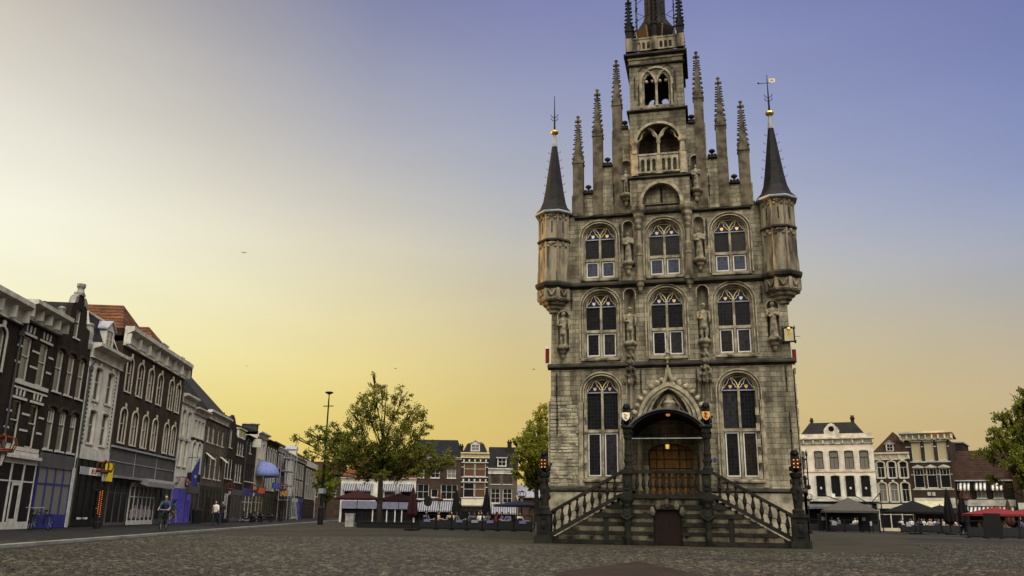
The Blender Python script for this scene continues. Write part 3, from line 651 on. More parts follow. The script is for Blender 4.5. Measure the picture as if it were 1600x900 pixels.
po.lathe([(.05, 7.9), (.05, 8.35), (.14, 8.45), (.06, 8.55), (.04, 8.7), (.14, 8.72), (.12, 8.8)], 0, -.13, 8); po.lathe([(.1, 8.8), (.05, 8.95), (.03, 9.4)], 0, -.16, 6)
po.out('portal_arch', TRIM, hall)
ty = M(); ty.prism([(-1.05, 5.5), (1.05, 5.5)]+pointed(0, 5.6, 1.05, 1.7), .44, .49); ty.out('tympanum', WEATH, hall)
t2 = M(); t2.lathe([(.30, 5.6), (.34, 5.8), (.26, 5.95), (.30, 6.3), (.36, 6.4), (.2, 6.55), (.22, 6.8)], 0, .36, 10)
for s in (-1, 1):
    for u, z in ((.45, 6.0), (.68, 5.75)): t2.lathe([(.09, 5.55), (.09, z), (.02, z+.35)], s*u, .35, 6)
    for i in range(5): t2.tube([(s*(.2+.13*i), .3, 6.75-.2*i), (s*(.33+.13*i), .3, 6.5-.2*i)], .05, 5)
t2.out('tympanum_carving', TRIM, hall)
# entrance ---------------------------------------------------------------
dr = M().prism(arch(-.02, 2.16, 4.05, 1.0, .41, 10), .33, .4).out('entrance_door', DOORW, hall)
dp = M()
for s in (-1, 1):
    for i in range(2):
        for z in (2.3, 2.85, 3.35, 3.8):
            x = -.02+s*(.28+.42*i)
            dp.prism(rect(x-.17, x+.17, z, z+.42), .29, .332, [rect(x-.12, x+.12, z+.05, z+.37)])
dp.box(-.06, .02, .28, .33, 2.17, 4.44)
dp.out('door_panel', DOORW, dr)
# porch canopy
PX = -.02
def seg_arc(hw, z0, z1, n=18):
    r = (hw*hw+(z1-z0)**2)/(2*(z1-z0)); c = z1-r; a = math.asin(hw/r)
    return [(PX+r*math.sin(-a+2*a*i/n), c+r*math.cos(-a+2*a*i/n)) for i in range(n+1)]
can = M(); can.prism(seg_arc(1.58, 4.92, 5.68)+seg_arc(1.46, 4.92, 5.58)[::-1], -3.02, -.01)
cano = can.out('porch_canopy', DARKST, hall)
le = M(); le.prism(seg_arc(1.66, 4.96, 5.745)+seg_arc(1.58, 4.96, 5.685)[::-1], -3.12, -.02); le.out('canopy_lead', mat('canopy_lead_grey', (.10,.10,.105), .5, dirt=.4), cano)
for s in (-1, 1):
    ce = M(); x = PX+s*1.68
    ce.box(x-.27, x+.27, -3.1, -2.5, 4.92, 5.04); ce.box(x-.2, x+.2, -3.02, -2.58, 4.72, 4.92); ce.box(x-.20, x+.20, -2.5, -.02, 4.78, 4.98)
    ce.out('entablature', DARKST, cano)
    co = M(); co.lathe([(.22, 3.1), (.22, 3.2), (.16, 3.28), (.15, 3.7), (.17, 3.78), (.145, 3.85), (.13, 4.4), (.18, 4.48), (.15, 4.55), (.22, 4.68), (.22, 4.72)], x, -2.8, 14)
    for q in range(8): co.ball((x+.15*math.cos(q*.785), -2.8+.15*math.sin(q*.785), 3.5), .05, 1, 1, 2, 6, 4); co.ball((x+.16*math.cos(q*.785), -2.8+.16*math.sin(q*.785), 4.55), .05, 1, 1, 1.6, 6, 4)
    co.out('porch_column', DARKST, cano)
    pi = M(); xx = PX+s*1.36; pi.box(xx-.14, xx+.14, -.28, -.003, 2.15, 4.5); pi.lathe([(.14, 4.5), (.19, 4.6), (.22, 4.78)], xx, -.16, 10); pi.lathe([(.12, 2.3), (.1, 4.4)], xx, -.32, 10)
    pi.out('pilaster', WEATH, cano)
M().tube([(PX-1.5, -2.9, 4.46), (PX+1.5, -2.9, 4.46)], .022, 6).out('tie_rod', LEAD, cano)
# porch lantern, hung from the tie rod
wl = mat('lantern_glow', (.6, .38, .08), .4, dirt=0, emit=.6, ecol=(1, .6, .10))
hl = thing('porch_lantern', 'small glowing yellow lantern hanging under the porch canopy', 'lantern', (-.02, -2.6, 4.3))
q = M(); q.lathe([(.02, .05), (.10, .0), (.12, -.05), (.09, -.08)], 0, 0, 6); q.tube([(0, 0, .04), (0, 0, 1.2)], .012, 5); q.lathe([(.08, -.27), (.05, -.31), (.02, -.36)], 0, 0, 6)
for i in range(6): q.tube([(.105*math.cos(i*1.047), .105*math.sin(i*1.047), -.05), (.075*math.cos(i*1.047), .075*math.sin(i*1.047), -.28)], .01, 4)
q.out('lantern_frame', BLACK, hl); M().lathe([(.09, -.08), (.065, -.27)], 0, 0, 6).out('lantern_glass', wl, hl)
pl = bpy.data.lights.new('lantern_light', 'POINT'); pl.energy = 2.2; pl.color = (1, .6, .2); pl.shadow_soft_size = .1
po_ = bpy.data.objects.new('lantern_light', pl); COL.objects.link(po_); po_.parent = hl; po_.location = (0, 0, -.45)
cl = thing('ceiling_lamp', 'round warm lamp fixed inside the top of the porch vault', 'lamp', (.06, -2.75, 5.5))
M().lathe([(.09, .03), (.10, -.02), (.07, -.06), (.02, -.08)], 0, 0, 12).out('lamp_bowl', mat('bowl_glow', (1, .45, .1), .5, dirt=0, emit=.3, ecol=(1, .4, .08)), cl); M().lathe([(.16, .06), (.16, .03)], 0, 0, 12).out('lamp_rim', BLACK, cl)
# ------------------------------------------------------------------ STAIR
stair = thing('entrance_staircase', 'double stone staircase with dark balustrade in front of the town hall door', 'staircase', (-.1, -1.5, 0))
def SX(m_): return m_
sw = M(); Y0 = -2.92+1.5
sw.prism(rect(-1.9, 1.9, 0, 1.92), Y0, Y0+.3, [arch(0, .001, 1.2, .58, .36, 8)])
sw.box(-1.9, 1.9, Y0+.3, 1.36, 1.7, 1.92); sw.box(-1.9, -.62, Y0+.3, 1.36, 0, 1.7); sw.box(.62, 1.9, Y0+.3, 1.36, 0, 1.7)
sw.box(-2.0, 2.0, Y0-.12, 1.37, 1.925, 2.12)
for s in (-1, 1):
    for i in range(13):
        a, b = sorted((s*(1.9+.25*i), s*(1.9+.25*(i+1)))); sw.box(a, b, Y0+.2, 0.1, 0, 2.0-.155*(i+.4))
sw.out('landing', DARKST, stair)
# banded front: pale and dark courses stepping down with the flight
bandL, bandD = M(), M(); rb = random.Random(5)
rows = [(0.02, .20, 1), (.20, .42, 0), (.42, .56, 1), (.56, .78, 0), (.78, .94, 1), (.94, 1.12, 0), (1.12, 1.30, 1), (1.30, 1.48, 0), (1.48, 1.66, 1), (1.66, 1.90, 0)]
for z0, z1, dk in rows:
    for s in (-1, 1):
        xo = 1.95+max(0, (1.93-z1)/1.72)*3.1
        xi = .62 if z1 < 1.5 else (.4 if z1 < 1.6 else .0)
        cut = (2.5, 2.72)
        spans = [(xi, cut[0]), (cut[1], xo)] if .18 < z0 < 1.1 and xo > 2.8 else [(xi, xo)]
        for a, b in spans:
            if dk:
                p0, p1 = sorted((s*a, s*b)); bandD.box(p0, p1, Y0-.055, Y0-.002, z0, z1)
            else:
                x = a
                while x < b-.03:
                    l = min(rb.uniform(.35, .9), b-x); p0, p1 = sorted((s*x, s*(x+l-.012))); bandL.box(p0, p1, Y0-.02-rb.uniform(0, .012), Y0-.002, z0+.006, z1-.006); x += l
for s in (-1, 1): p0, p1 = sorted((s*1.9, s*5.02)); bandD.prism([(s*1.9, 0), (s*5.02, 0), (s*5.02, .2), (s*1.9, 1.9)][::s], Y0, Y0+.2)
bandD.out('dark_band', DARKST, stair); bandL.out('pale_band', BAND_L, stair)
vz = M()
for i in range(5):
    a = math.pi*(i+.5)/5; x, z = .66*math.cos(a), 1.2+.5*math.sin(a)
    vz.lathe([(.09, z-.12), (.13, z), (.1, z+.16), (.06, z+.24)], x, Y0-.02, 8)
vz.out('door_voussoir', BAND_L, stair)
cdn = M(); cdn.prism(arch(0, .01, 1.2, .575, .355, 8), Y0+.1, Y0+.16); cdo = cdn.out('cellar_door', REDDOOR, stair)
cb_ = M()
for i in range(-4, 5): cb_.box(i*.125-.008, i*.125+.008, Y0+.085, Y0+.1, .02, 1.35)
cb_.out('plank_joint', VOID, cdo)
for s in (-1, 1):
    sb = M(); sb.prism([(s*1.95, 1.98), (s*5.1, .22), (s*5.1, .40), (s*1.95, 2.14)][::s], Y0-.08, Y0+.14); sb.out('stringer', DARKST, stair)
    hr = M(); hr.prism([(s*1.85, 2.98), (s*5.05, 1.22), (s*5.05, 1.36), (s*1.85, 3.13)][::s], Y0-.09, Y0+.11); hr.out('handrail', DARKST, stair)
    mr_ = M()
    for i in range(9):
        t0, t1 = i/9, (i+1)/9
        pts = [(s*(1.95+3.1*(t0+(t1-t0)*u)), Y0-.1, 2.55-1.76*(t0+(t1-t0)*u)-.05*math.sin(math.pi*u)) for u in (0, .25, .5, .75, 1)]
        mr_.tube(pts, .016, 5)
    mr_.out('iron_handrail', BLACK, stair)
rl = M(); rl.box(-1.5, 1.5, Y0-.09, Y0+.11, 2.97, 3.10); rl.out('handrail', DARKST, stair)
bb = M(); bb.lathe([(.075, 0), (.075, .08), (.04, .12), (.05, .2), (.095, .36), (.085, .46), (.045, .62), (.035, .72), (.07, .78), (.07, .84)], 0, 0, 10)
b0 = bb.out('baluster', DARKST, stair); b0.location = (-1.25, Y0+.01, 2.125)
def bal_at(x, z, sc=1):
    c = b0.copy(); COL.objects.link(c); c.parent = stair; c.location = (x, Y0+.01, z); c.scale = (1, 1, sc)
for i in range(1, 10): bal_at(-1.25+i*2.5/9, 2.125)
for s in (-1, 1):
    for i in range(9):
        x = 2.2+.33*i; bal_at(s*x, 2.12-(x-1.95)*.553, 1.0)
for s in (-1, 1):
    pd = M(); x = s*1.67
    pd.box(x-.25, x+.25, Y0-.15, Y0+.35, 1.93, 2.12); pd.box(x-.20, x+.20, Y0-.1, Y0+.3, 2.12, 2.95); pd.box(x-.26, x+.26, Y0-.16, Y0+.36, 2.95, 3.13)
    pd.ball((x, Y0-.1, 2.55), .13, 1, .5, 1.4, 8, 6); pd.ball((x, Y0-.1, 2.3), .09, 1.3, .5, .8, 8, 6)
    pd.lathe([(.10, 0), (.15, .3), (.13, .7), (.17, .95), (.24, 1.2), (.2, 1.4), (.14, 1.55), (.2, 1.7), (.28, 1.86), (.28, 1.93)], x, Y0-.12, 10)
    for u in (-1, 1): pd.tube([(x+u*.2, Y0-.2, 1.45), (x+u*.26, Y0-.25, 1.2), (x, Y0-.3, 1.05)], .06, 6)
    pd.ball((x, Y0-.22, 1.62), .12, 1, 1, 1.2, 8, 6)
    pd.out('landing_post', DARKST, stair)
    ep = M(); x = s*5.30; ep.box(x-.40, x+.40, Y0-.33, Y0+.45, 0, .3); ep.box(x-.30, x+.30, Y0-.22, Y0+.36, .3, 1.22); ep.box(x-.36, x+.36, Y0-.28, Y0+.42, 1.22, 1.36)
    ep.prism(rect(x-.2, x+.2, .45, 1.1), Y0-.25, Y0-.221, [rect(x-.13, x+.13, .52, 1.03)]); ep.ball((x, Y0-.22, .78), .1, 1, .6, 1.8, 8, 6)
    ep.lathe([(.24, 1.36), (.25, 1.5), (.17, 1.58), (.19, 1.9), (.22, 2.2), (.17, 2.5), (.16, 2.75), (.23, 2.85), (.25, 2.95), (.25, 3.02)], x, Y0+.05, 14)
    for q in range(9): ep.ball((x+.2*math.cos(q*.7), Y0+.05+.2*math.sin(q*.7), 1.95+.35*(q % 3)), .08, 1, 1, 1.6, 6, 4)
    ep.out('end_post', DARKST, stair)
    p0, p1 = sorted((s*2.51, s*2.71)); M().box(p0, p1, Y0-.012, Y0-.006, .2, 1.1).out('slit_window', VOID, stair)
# ------------------------------------------------------------------ lions
def lion(label, loc, rz, shmat, dots):
    l = thing('lion_statue', label, 'lion statue', loc, rz, 'stone lions of the staircase and porch')
    parts = [('e', (0, .12, .18), (.19, .24, .18)), ('c', (0, .14, .2), (0, -.02, .55), .17, .16), ('e', (0, -.04, .58), (.19, .18, .2)), ('e', (0, -.12, .8), (.13, .15, .13)), ('c', (0, -.18, .77), (0, -.27, .74), .075, .055),
             ('e', (0, -.02, .76), (.185, .15, .19)), ('e', (-.09, -.06, .93), (.035, .03, .045)), ('e', (.09, -.06, .93), (.035, .03, .045)),
             ('c', (-.13, -.1, .52), (-.14, -.2, .06), .065, .05), ('c', (.13, -.1, .52), (.14, -.2, .06), .065, .05), ('e', (-.14, -.25, .04), (.06, .09, .04)), ('e', (.14, -.25, .04), (.06, .09, .04)),
             ('c', (-.17, .12, .18), (-.2, -.08, .1), .1, .06), ('c', (.17, .12, .18), (.2, -.08, .1), .1, .06), ('c', (.1, .33, .06), (.24, .25, .3), .03, .03), ('e', (.25, .22, .36), (.05, .05, .07))]
    organic('lion_body', parts, LIONM, l, .028, 2)
    s = M(); shield_bm(s, 0, -.31, .36, .17); so_ = s.out('shield', shmat, l)
    d = M()
    if dots:
        for i in range(2):
            for j in range(3): d.ball((-.075+.15*i, -.345, .49-.15*j), .036, 1, .5, 1, 8, 5)
    else:
        d.tube([(-.06, -.345, .5), (.05, -.345, .42), (-.05, -.345, .34), (.06, -.345, .26)], .036, 6); d.ball((.0, -.345, .45), .06, 1, .5, 1, 8, 5)
    d.out('shield_emblem', GOLD if shmat.name != 'shield_gold' else mat('emblem_red', (.42,.03,.015), .5), so_)
    return l
SHIELDK = mat('shield_dark_red', (.065,.010,.008), .5, dirt=.2)
SHG = mat('shield_gold', (.62,.40,.12), .5, dirt=.2)
YL = -2.92+.05
lion('black lion with red gold-dotted shield on the left stair end post', (-5.40, YL, 3.02), 0, SHIELDK, True)
lion('black lion with red gold-dotted shield on the right stair end post', (5.20, YL, 3.02), 0, SHIELDK, True)
lion('black lion holding a white shield on the left corner of the porch', (PX-1.72, -2.8, 5.04), 0, SHIELDW, False)
lion('black lion holding a gold shield with red emblem on the right corner of the porch', (PX+1.70, -2.8, 5.04), 0, SHG, False)
# ------------------------------------------------------------------ statues
def statue(label, x, z, h, kind):
    t = thing('statue', label, 'statue', (x, -.1, z), 0, 'stone figures in the facade niches'); k = h/1.75
    P_ = []
    if kind == 'robe': P_ += [('c', (0, .02, .1), (0, 0, .9), .21, .15), ('c', (.06, -.06, .05), (.02, -.06, .8), .13, .1), ('e', (0, .02, .04), (.24, .2, .07))]
    else:
        P_ += [('c', (-.1, 0, .05), (-.09, 0, .85), .065, .10), ('c', (.1, -.02, .05), (.09, 0, .85), .065, .10), ('c', (0, 0, .62), (0, 0, .98), .19, .15), ('e', (-.1, -.06, .03), (.06, .11, .04)), ('e', (.1, -.08, .03), (.06, .11, .04))]
        if kind == 'cape': P_ += [('c', (-.14, .1, .3), (-.12, .08, 1.3), .1, .08), ('c', (.14, .1, .3), (.12, .08, 1.3), .1, .08)]
    P_ += [('c', (0, 0, .9), (0, .0, 1.3), .16, .17), ('e', (0, .01, 1.36), (.25, .12, .1)), ('c', (0, 0, 1.4), (0, -.01, 1.5), .065, .06), ('e', (0, -.02, 1.6), (.09, .10, .125)), ('e', (0, -.12, 1.59), (.02, .03, .03)), ('e', (0, .04, 1.64), (.11, .1, .12))]
    P_ += [('c', (-.25, 0, 1.34), (-.28, -.03, 1.06), .07, .06), ('c', (-.28, -.03, 1.06), (-.08, -.2, 1.0), .055, .045)]
    if kind == 'robe': P_ += [('c', (.25, 0, 1.34), (.27, -.04, 1.05), .07, .06), ('c', (.27, -.04, 1.05), (.06, -.2, 1.12), .055, .045)]
    else: P_ += [('c', (.25, 0, 1.34), (.30, -.02, 1.05), .07, .06), ('c', (.30, -.02, 1.05), (.26, -.12, .82), .055, .045), ('c', (.27, -.14, .1), (.25, -.13, .95), .02, .02)]
    if kind in ('hat', 'cape'): P_ += [('e', (0, 0, 1.70), (.15, .15, .035)), ('e', (0, .01, 1.75), (.1, .1, .07))]
    else: P_ += [('c', (-.06, .02, 1.68), (-.07, .02, 1.76), .03, .02), ('c', (.06, .02, 1.68), (.07, .02, 1.76), .03, .02), ('c', (0, -.05, 1.69), (0, -.05, 1.78), .03, .02)]
    o = organic('figure', [tuple([p[0]]+[tuple(c*k for c in q) if isinstance(q, tuple) else q*k for q in p[1:]]) for p in P_], STATUE, t, .03, 2)
    M().lathe([(.26, -.06), (.27, -.02), (.22, .03)], 0, 0, 10).out('base', STATUE, t)
statue('stone figure in a short tunic, lower left corner niche beside the facade edge', -5.02, 9.24, 1.72, 'tunic')
statue('stone figure in a broad hat and short coat, left of the middle window, second row', -1.73, 9.34, 1.68, 'hat')
statue('stone knight figure with cape, right of the middle window, second row', 1.77, 9.34, 1.72, 'cape')
statue('stone draped figure in the niche next to the sundial', 4.95, 9.36, 1.68, 'robe')
statue('stone robed figure left of the middle window, top row', -1.73, 13.38, 1.55, 'robe')
statue('stone robed figure with bent arms right of the middle window, top row', 1.74, 13.38, 1.55, 'robe')
statue('dark stone figure high on the gable, left of the balcony bay', -1.76, 16.98, 1.3, 'tunic')
statue('dark stone figure high on the gable, right of the balcony bay', 1.72, 16.98, 1.3, 'robe')
# sundial on the right corner
sdl = thing('sundial', 'white and gold sundial plate in a dark frame at the right corner of the facade', 'sundial', (5.60, -.1, 9.44))
M().prism([(-.27, -.36), (.27, -.36), (.27, .3), (.15, .38), (-.15, .38), (-.27, .3)], 0, .05).out('frame', BLACK, sdl)
q = M(); q.prism(rect(-.2, .2, -.3, .27), -.02, -.001)
q.out('dial_plate', mat('dial_ivory', (.46,.40,.26), .6, dirt=.2), sdl)
q = M(); q.ball((0, -.03, .26), .09, 1, .4, 1, 12, 6)
for i in range(-3, 4): q.tube([(0, -.024, .2), (i*.06, -.024, -.27+abs(i)*.05)], .009, 4)
q.tube([(0, -.03, .2), (.0, -.25, -.05)], .014, 5); q.out('gnomon', GOLD, sdl)
q = M()
for s in (-1, 1): q.lathe([(.02, -.42), (.06, -.36), (.06, -.28)], s*.26, .02, 6); q.lathe([(.05, .28), (.03, .36), (.01, .44)], s*.26, .02, 6)
q.tube([(.25, .0, -.1), (.5, -.02, -.12)], .012, 4)
q.out('frame_finial', BLACK, sdl)
RSH = mat('shutter_red', (.16,.012,.012), .6, dirt=.3)
for x, zb, zt in ((-5.86, 8.35, 9.25), (5.80, 8.05, 8.85)):
    s_ = M(); s_.box(x-.10, x+.08, .12, .20, zb, zt); sh = s_.out('side_shutter', RSH, hall)
    q = M(); q.box(x-.11, x+.09, .1, .119, zb, zb+.08); q.box(x-.11, x+.09, .1, .119, zt-.08, zt); q.out('shutter_frame', WHITE, sh)
pq = M(); pq.prism([(1.92, 3.66), (2.04, 3.66), (2.05, 3.78), (1.98, 3.84), (1.91, 3.78)], -.06, -.01)
pq.out('monument_badge', mat('badge_blue', (.05,.06,.30), .4), hall)
# ================================================================== HOUSES
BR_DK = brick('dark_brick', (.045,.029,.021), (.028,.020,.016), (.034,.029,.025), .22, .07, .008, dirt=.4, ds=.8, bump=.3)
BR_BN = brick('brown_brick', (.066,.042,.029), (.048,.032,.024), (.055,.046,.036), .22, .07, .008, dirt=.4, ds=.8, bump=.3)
BR_GY = brick('grey_brown_brick', (.135,.105,.075), (.110,.086,.065), (.12,.10,.08), .22, .07, .008, dirt=.4, ds=.8, bump=.3)
BR_RD = brick('red_brown_brick', (.078,.045,.034), (.060,.036,.028), (.07,.058,.046), .22, .07, .008, dirt=.4, ds=.8, bump=.3)
PL_WH = mat('white_render', (.62,.59,.52), .85, dirt=.25, ds=.9, bump=.2, bs=12)
PL_CR = mat('cream_render', (.56,.50,.38), .85, dirt=.3, ds=.9, bump=.2, bs=12)
PL_GR = mat('grey_panel', (.085,.082,.082), .7, dirt=.25, ds=1.2)
TILE = brick('red_roof_tile', (.28,.11,.042), (.18,.07,.03), (.04,.018,.012), .24, .32, .045, rough=.75, dirt=.45, ds=1.2, bump=1.0)
TILE2 = brick('brown_roof_tile', (.075,.036,.021), (.055,.028,.017), (.03,.016,.012), .24, .30, .04, rough=.75, dirt=.45, ds=1.2, bump=1.0)
TILEB = brick('black_roof_tile', (.022,.021,.021), (.016,.015,.015), (.012,.012,.014), .24, .30, .04, rough=.55, dirt=.3, ds=1.2, bump=.8)
GL_S = glass('shop_glass', (.010,.010,.011), .3, spec=.06)
GL_D = glass('window_glass_dark', (.010,.010,.012), .12, spec=.3)
GL_C = glass('window_glass_curtain', (.16,.15,.125), .2, spec=.3)
GL_R = glass('window_glass_orange', (.10,.050,.024), .2, spec=.3)
GL_Y = glass('window_glass_blind', (.42,.36,.20), .25, spec=.3)
FR_W = mat('window_white', (.53,.51,.46), .55, dirt=.15)
FR_D = mat('window_dark', (.05,.045,.04), .6, dirt=.2)
CORN = mat('cornice_white', (.53,.50,.43), .65, dirt=.45, ds=1.5)
SHOPD = mat('shop_black', (.011,.011,.011), .5, dirt=.2)
SHOPB = mat('shop_blue', (.030,.035,.20), .5, dirt=.25, ds=4)
SHOPW = mat('shop_white', (.55,.53,.49), .6, dirt=.25)
AWNB = stripes('awning_navy_stripe', (.27,.27,.28), (.045,.05,.08), .15)
AWNK = stripes('awning_black_stripe', (.66,.64,.58), (.03,.03,.03), .20)
DOME = mat('dome_blue', (.16,.20,.42), .7, dirt=.2)
GLOWV = mat('shop_blue_light', (.07,.06,.36), .5, dirt=.5, ds=5, emit=.055, ecol=(.20,.17,1))
rh = random.Random(21)
def hwin(p, xc, z0, w, h, top=0, fr=FR_W, gl=None, style='sash', sur=None, sill=FR_W, y=.1, key=False):
    x0, x1 = xc-w/2, xc+w/2; t = min(.08, w*.09)
    f = M(); zs = z0+h-top
    o = arch(xc, z0, zs, w/2-.004, top, 8) if top else rect(x0+.004, x1-.004, z0+.004, z0+h-.004)
    i = arch(xc, z0+t, zs, w/2-t, max(top-t, .02), 8) if top else rect(x0+t, x1-t, z0+t, z0+h-t)
    f.prism(o, y, y+.1, [i])
    b = t*.55
    if style == 'sash': f.box(x0+t+.002, x1-t-.002, y-.012, y+.09, z0+h*.56-b*.6, z0+h*.56+b*.6)
    elif style == 'sashbar':
        f.box(x0+t+.002, x1-t-.002, y-.012, y+.09, z0+h*.64-b*.6, z0+h*.64+b*.6); f.box(xc-b*.4, xc+b*.4, y+.01, y+.08, z0+t, z0+h*.64-b*.6-.002)
    elif style == 'topbars':
        f.box(x0+t+.002, x1-t-.002, y-.012, y+.09, z0+h*.66-b*.6, z0+h*.66+b*.6)
        for u in (.33, .67): f.box(x0+w*u-.015, x0+w*u+.015, y+.01, y+.08, z0+h*.66+b*.6+.002, z0+h-t-max(top, 0)*.6)
    elif style[0] == 'g':
        nx, nz = int(style[1]), int(style[2])
        for k in range(1, nx): f.box(x0+w*k/nx-b*.4, x0+w*k/nx+b*.4, y+.0, y+.08, z0+t+.001, z0+h-t-.001)
        for k in range(1, nz): f.box(x0+t+.001, x1-t-.001, y+.012, y+.07, z0+h*k/nz-b*.4, z0+h*k/nz+b*.4)
    fo = f.out('window', fr, p)
    gl = gl or (GL_C if rh.random() < .3 else GL_D)
    g = M(); g.prism(arch(xc, z0+.02, zs, w/2-.03, top-.02, 8) if top else rect(x0+.02, x1-.02, z0+.02, z0+h-.02), y+.045, y+.06); g.out('pane', gl, fo)
    if sill: M().box(x0-.07, x1+.07, -.09, y-.003, z0-.09, z0-.002).out('sill', sill, fo)
    if sur:
        s = M(); s.prism(archband(xc, z0, zs, w/2+.004, max(top, .01), .13, 8) if top else
            [(x0-.13, z0), (x0-.13, z0+h+.14), (x1+.13, z0+h+.14), (x1+.13, z0), (x1+.004, z0), (x1+.004, z0+h+.004), (x0-.004, z0+h+.004), (x0-.004, z0)], -.05, -.003)
        if key:
            s.prism([(xc-.10, z0+h+.0), (xc+.10, z0+h+.0), (xc+.15, z0+h+.28), (xc, z0+h+.36), (xc-.15, z0+h+.28)], -.11, -.051)
        s.out('surround', sur, fo)
    return fo
def walls(p, W, H, D, mt, wins, z0=0, gable=None, extra=()):
    hs = []
    for w in wins:
        xc, zz, ww, hh, top = w[:5]
        hs.append(arch(xc, zz, zz+hh-top, ww/2, top, 8) if top else rect(xc-ww/2, xc+ww/2, zz, zz+hh))
    hs += list(extra)
    m_ = M(); m_.prism(gable or rect(0, W, z0, H), 0, .3, hs); m_.box(0, W, .3, D, z0, H-.02)
    return m_.out('wall', mt, p)
def cornice(p, x0, x1, z, h, pr, mt=CORN, br=0, panel=None):
    c = M(); c.ext_x([(-.002, z+h), (-pr, z+h), (-pr, z+h*.78), (-pr*.7, z+h*.70), (-pr*.3, z+h*.6), (-pr*.22, z+h*.1), (-pr*.35, z), (-.002, z)], x0, x1)
    if br:
        for i in range(br+1):
            x = x0+.12+(x1-x0-.24)*i/br; c.prism(rect(x-.08, x+.08, z+h*.08, z+h*.62), -pr*.75, -pr*.25)
    o = c.out('cornice', mt, p)
    return o
def shop(p, x0, x1, z1, fr=SHOPD, gl=GL_S, n=3, fas=.6, fm=None, door=None, base=.35):
    s = M(); zt = z1-fas
    s.box(x0, x1, -.1, -.003, zt, z1); so_ = None
    f = M()
    for i in range(n+1):
        x = x0+(x1-x0)*i/n; f.box(max(x0, x-.06), min(x1, x+.06), -.08, -.003, 0, zt-.002)
    f.box(x0+.062, x1-.062, -.075, -.004, 0, base); f.box(x0+.062, x1-.062, -.07, -.005, zt*.72, zt*.72+.07)
    fo = f.out('shopfront', fr, p); s.out('fascia', fm or fr, fo)
    M().box(x0+.05, x1-.05, -.035, -.012, base, zt-.004).out('pane', gl, fo)
    if door is not None:
        xd = x0+(x1-x0)*(door+.5)/n; d = M(); d.prism(rect(xd-.45, xd+.45, .0, 2.25), -.11, -.082, [rect(xd-.33, xd+.33, .5, 2.1)]); dd = d.out('door', fr, p)
        h_ = M(); h_.ball((xd+.38, -.13, 1.05), .03); h_.out('handle', GOLD, dd)
    return fo
def roof_ridge(p, W, D, z, h, mt, hipl=0, hipr=0, ov=.12, y0=0):
    a, b = -ov, W+ov; c, d = y0-ov, D+ov; ym = (y0+D)/2
    return M().add([(a, c, z), (b, c, z), (b, d, z), (a, d, z), (a+hipl, ym, z+h), (b-hipr, ym, z+h)], [(0,1,5,4), (2,3,4,5), (1,2,5), (3,0,4), (0,3,2,1)]).out('roof', mt, p)
def mansard(p, W, D, z, h, ins, mt, x0=0, h2=.6):
    a, b = x0, x0+W
    v_ = [(a, .05, z), (b, .05, z), (b, D, z), (a, D, z), (a+ins, .05+ins, z+h), (b-ins, .05+ins, z+h), (b-ins, D-ins, z+h), (a+ins, D-ins, z+h), ((a+b)/2-.2*W, D/2, z+h+h2), ((a+b)/2+.2*W, D/2, z+h+h2)]
    return M().add(v_, [(0,1,5,4), (1,2,6,5), (2,3,7,6), (3,0,4,7), (4,5,9,8), (5,6,9), (6,7,8,9), (7,4,8), (0,3,2,1)]).out('roof', mt, p)
def dormer(p, xc, y, z, w, h, fr=FR_W, top='gable', mt=TILEB, dep=1.8, gl=None):
    d = M(); x0, x1 = xc-w/2, xc+w/2
    g = [(x0, z), (x1, z), (x1, z+h), (xc, z+h+w*.38), (x0, z+h)] if top == 'gable' else rect(x0, x1, z, z+h)
    d.prism(g, y, y+.12, [rect(x0+.14, x1-.14, z+.18, z+h-.06)]); d.box(x0+.02, x1-.02, y+.12, y+dep, z, z+h)
    o = d.out('dormer', fr, p)
    M().box(x0+.1, x1-.1, y+.06, y+.08, z+.14, z+h-.04).out('pane', gl or GL_D, o)
    b = M(); b.box(xc-.025, xc+.025, y+.02, y+.055, z+.18, z+h-.06); b.box(x0+.14, x1-.14, y+.02, y+.055, z+h*.55, z+h*.55+.05); b.out('glazing_bar', fr, o)
    r = M()
    if top == 'gable':
        for s in (-1, 1): r.prism([(xc, z+h+w*.40), (xc+s*(w/2+.14), z+h-.03), (xc+s*(w/2+.14), z+h+.05), (xc, z+h+w*.40+.1)][::s], y-.1, y+dep)
    else: r.box(x0-.14, x1+.14, y-.16, y+dep, z+h+.002, z+h+.13)
    r.out('dormer_roof', LEAD if top == 'gable' else CORN, o)
    return o
def chimney(p, x, y, z0, z1, w=.7, d=.55, mt=None):
    c = M(); c.box(x-w/2, x+w/2, y-d/2, y+d/2, z0, z1-.16); c.box(x-w/2-.07, x+w/2+.07, y-d/2-.07, y+d/2+.07, z1-.16, z1)
    o = c.out('chimney', mt or BR_DK, p)
    q = M()
    for u in (-.25, .25): q.lathe([(.1, z1), (.085, z1+.25), (.1, z1+.28)], x+w*u, y, 8)
    q.out('chimney_pot', mt or BR_DK, o)
ROWA = -.33650; rd = Vector((math.sin(ROWA), math.cos(ROWA), 0)); rn = Vector((rd.y, -rd.x, 0)); ROWRZ = math.atan2(rd.y, rd.x)
GZ = .16
def rowpt(s, d=20., z=GZ): v_ = CAM+rd*s-rn*d; v_.z = z; return v_
def rowhouse(label, s, cat='house', name='row_house'): return thing(name, label, cat, rowpt(s), ROWRZ, 'houses of the left shopping street')
zz = -GZ
def downpipe(p, x, H):
    q = M(); q.tube([(x, -.09, .1), (x, -.09, H-.5), (x, -.3, H-.1)], .055, 6); q.box(x-.1, x+.1, -.2, -.003, H-.75, H-.5); q.out('downpipe', PIPE, p)
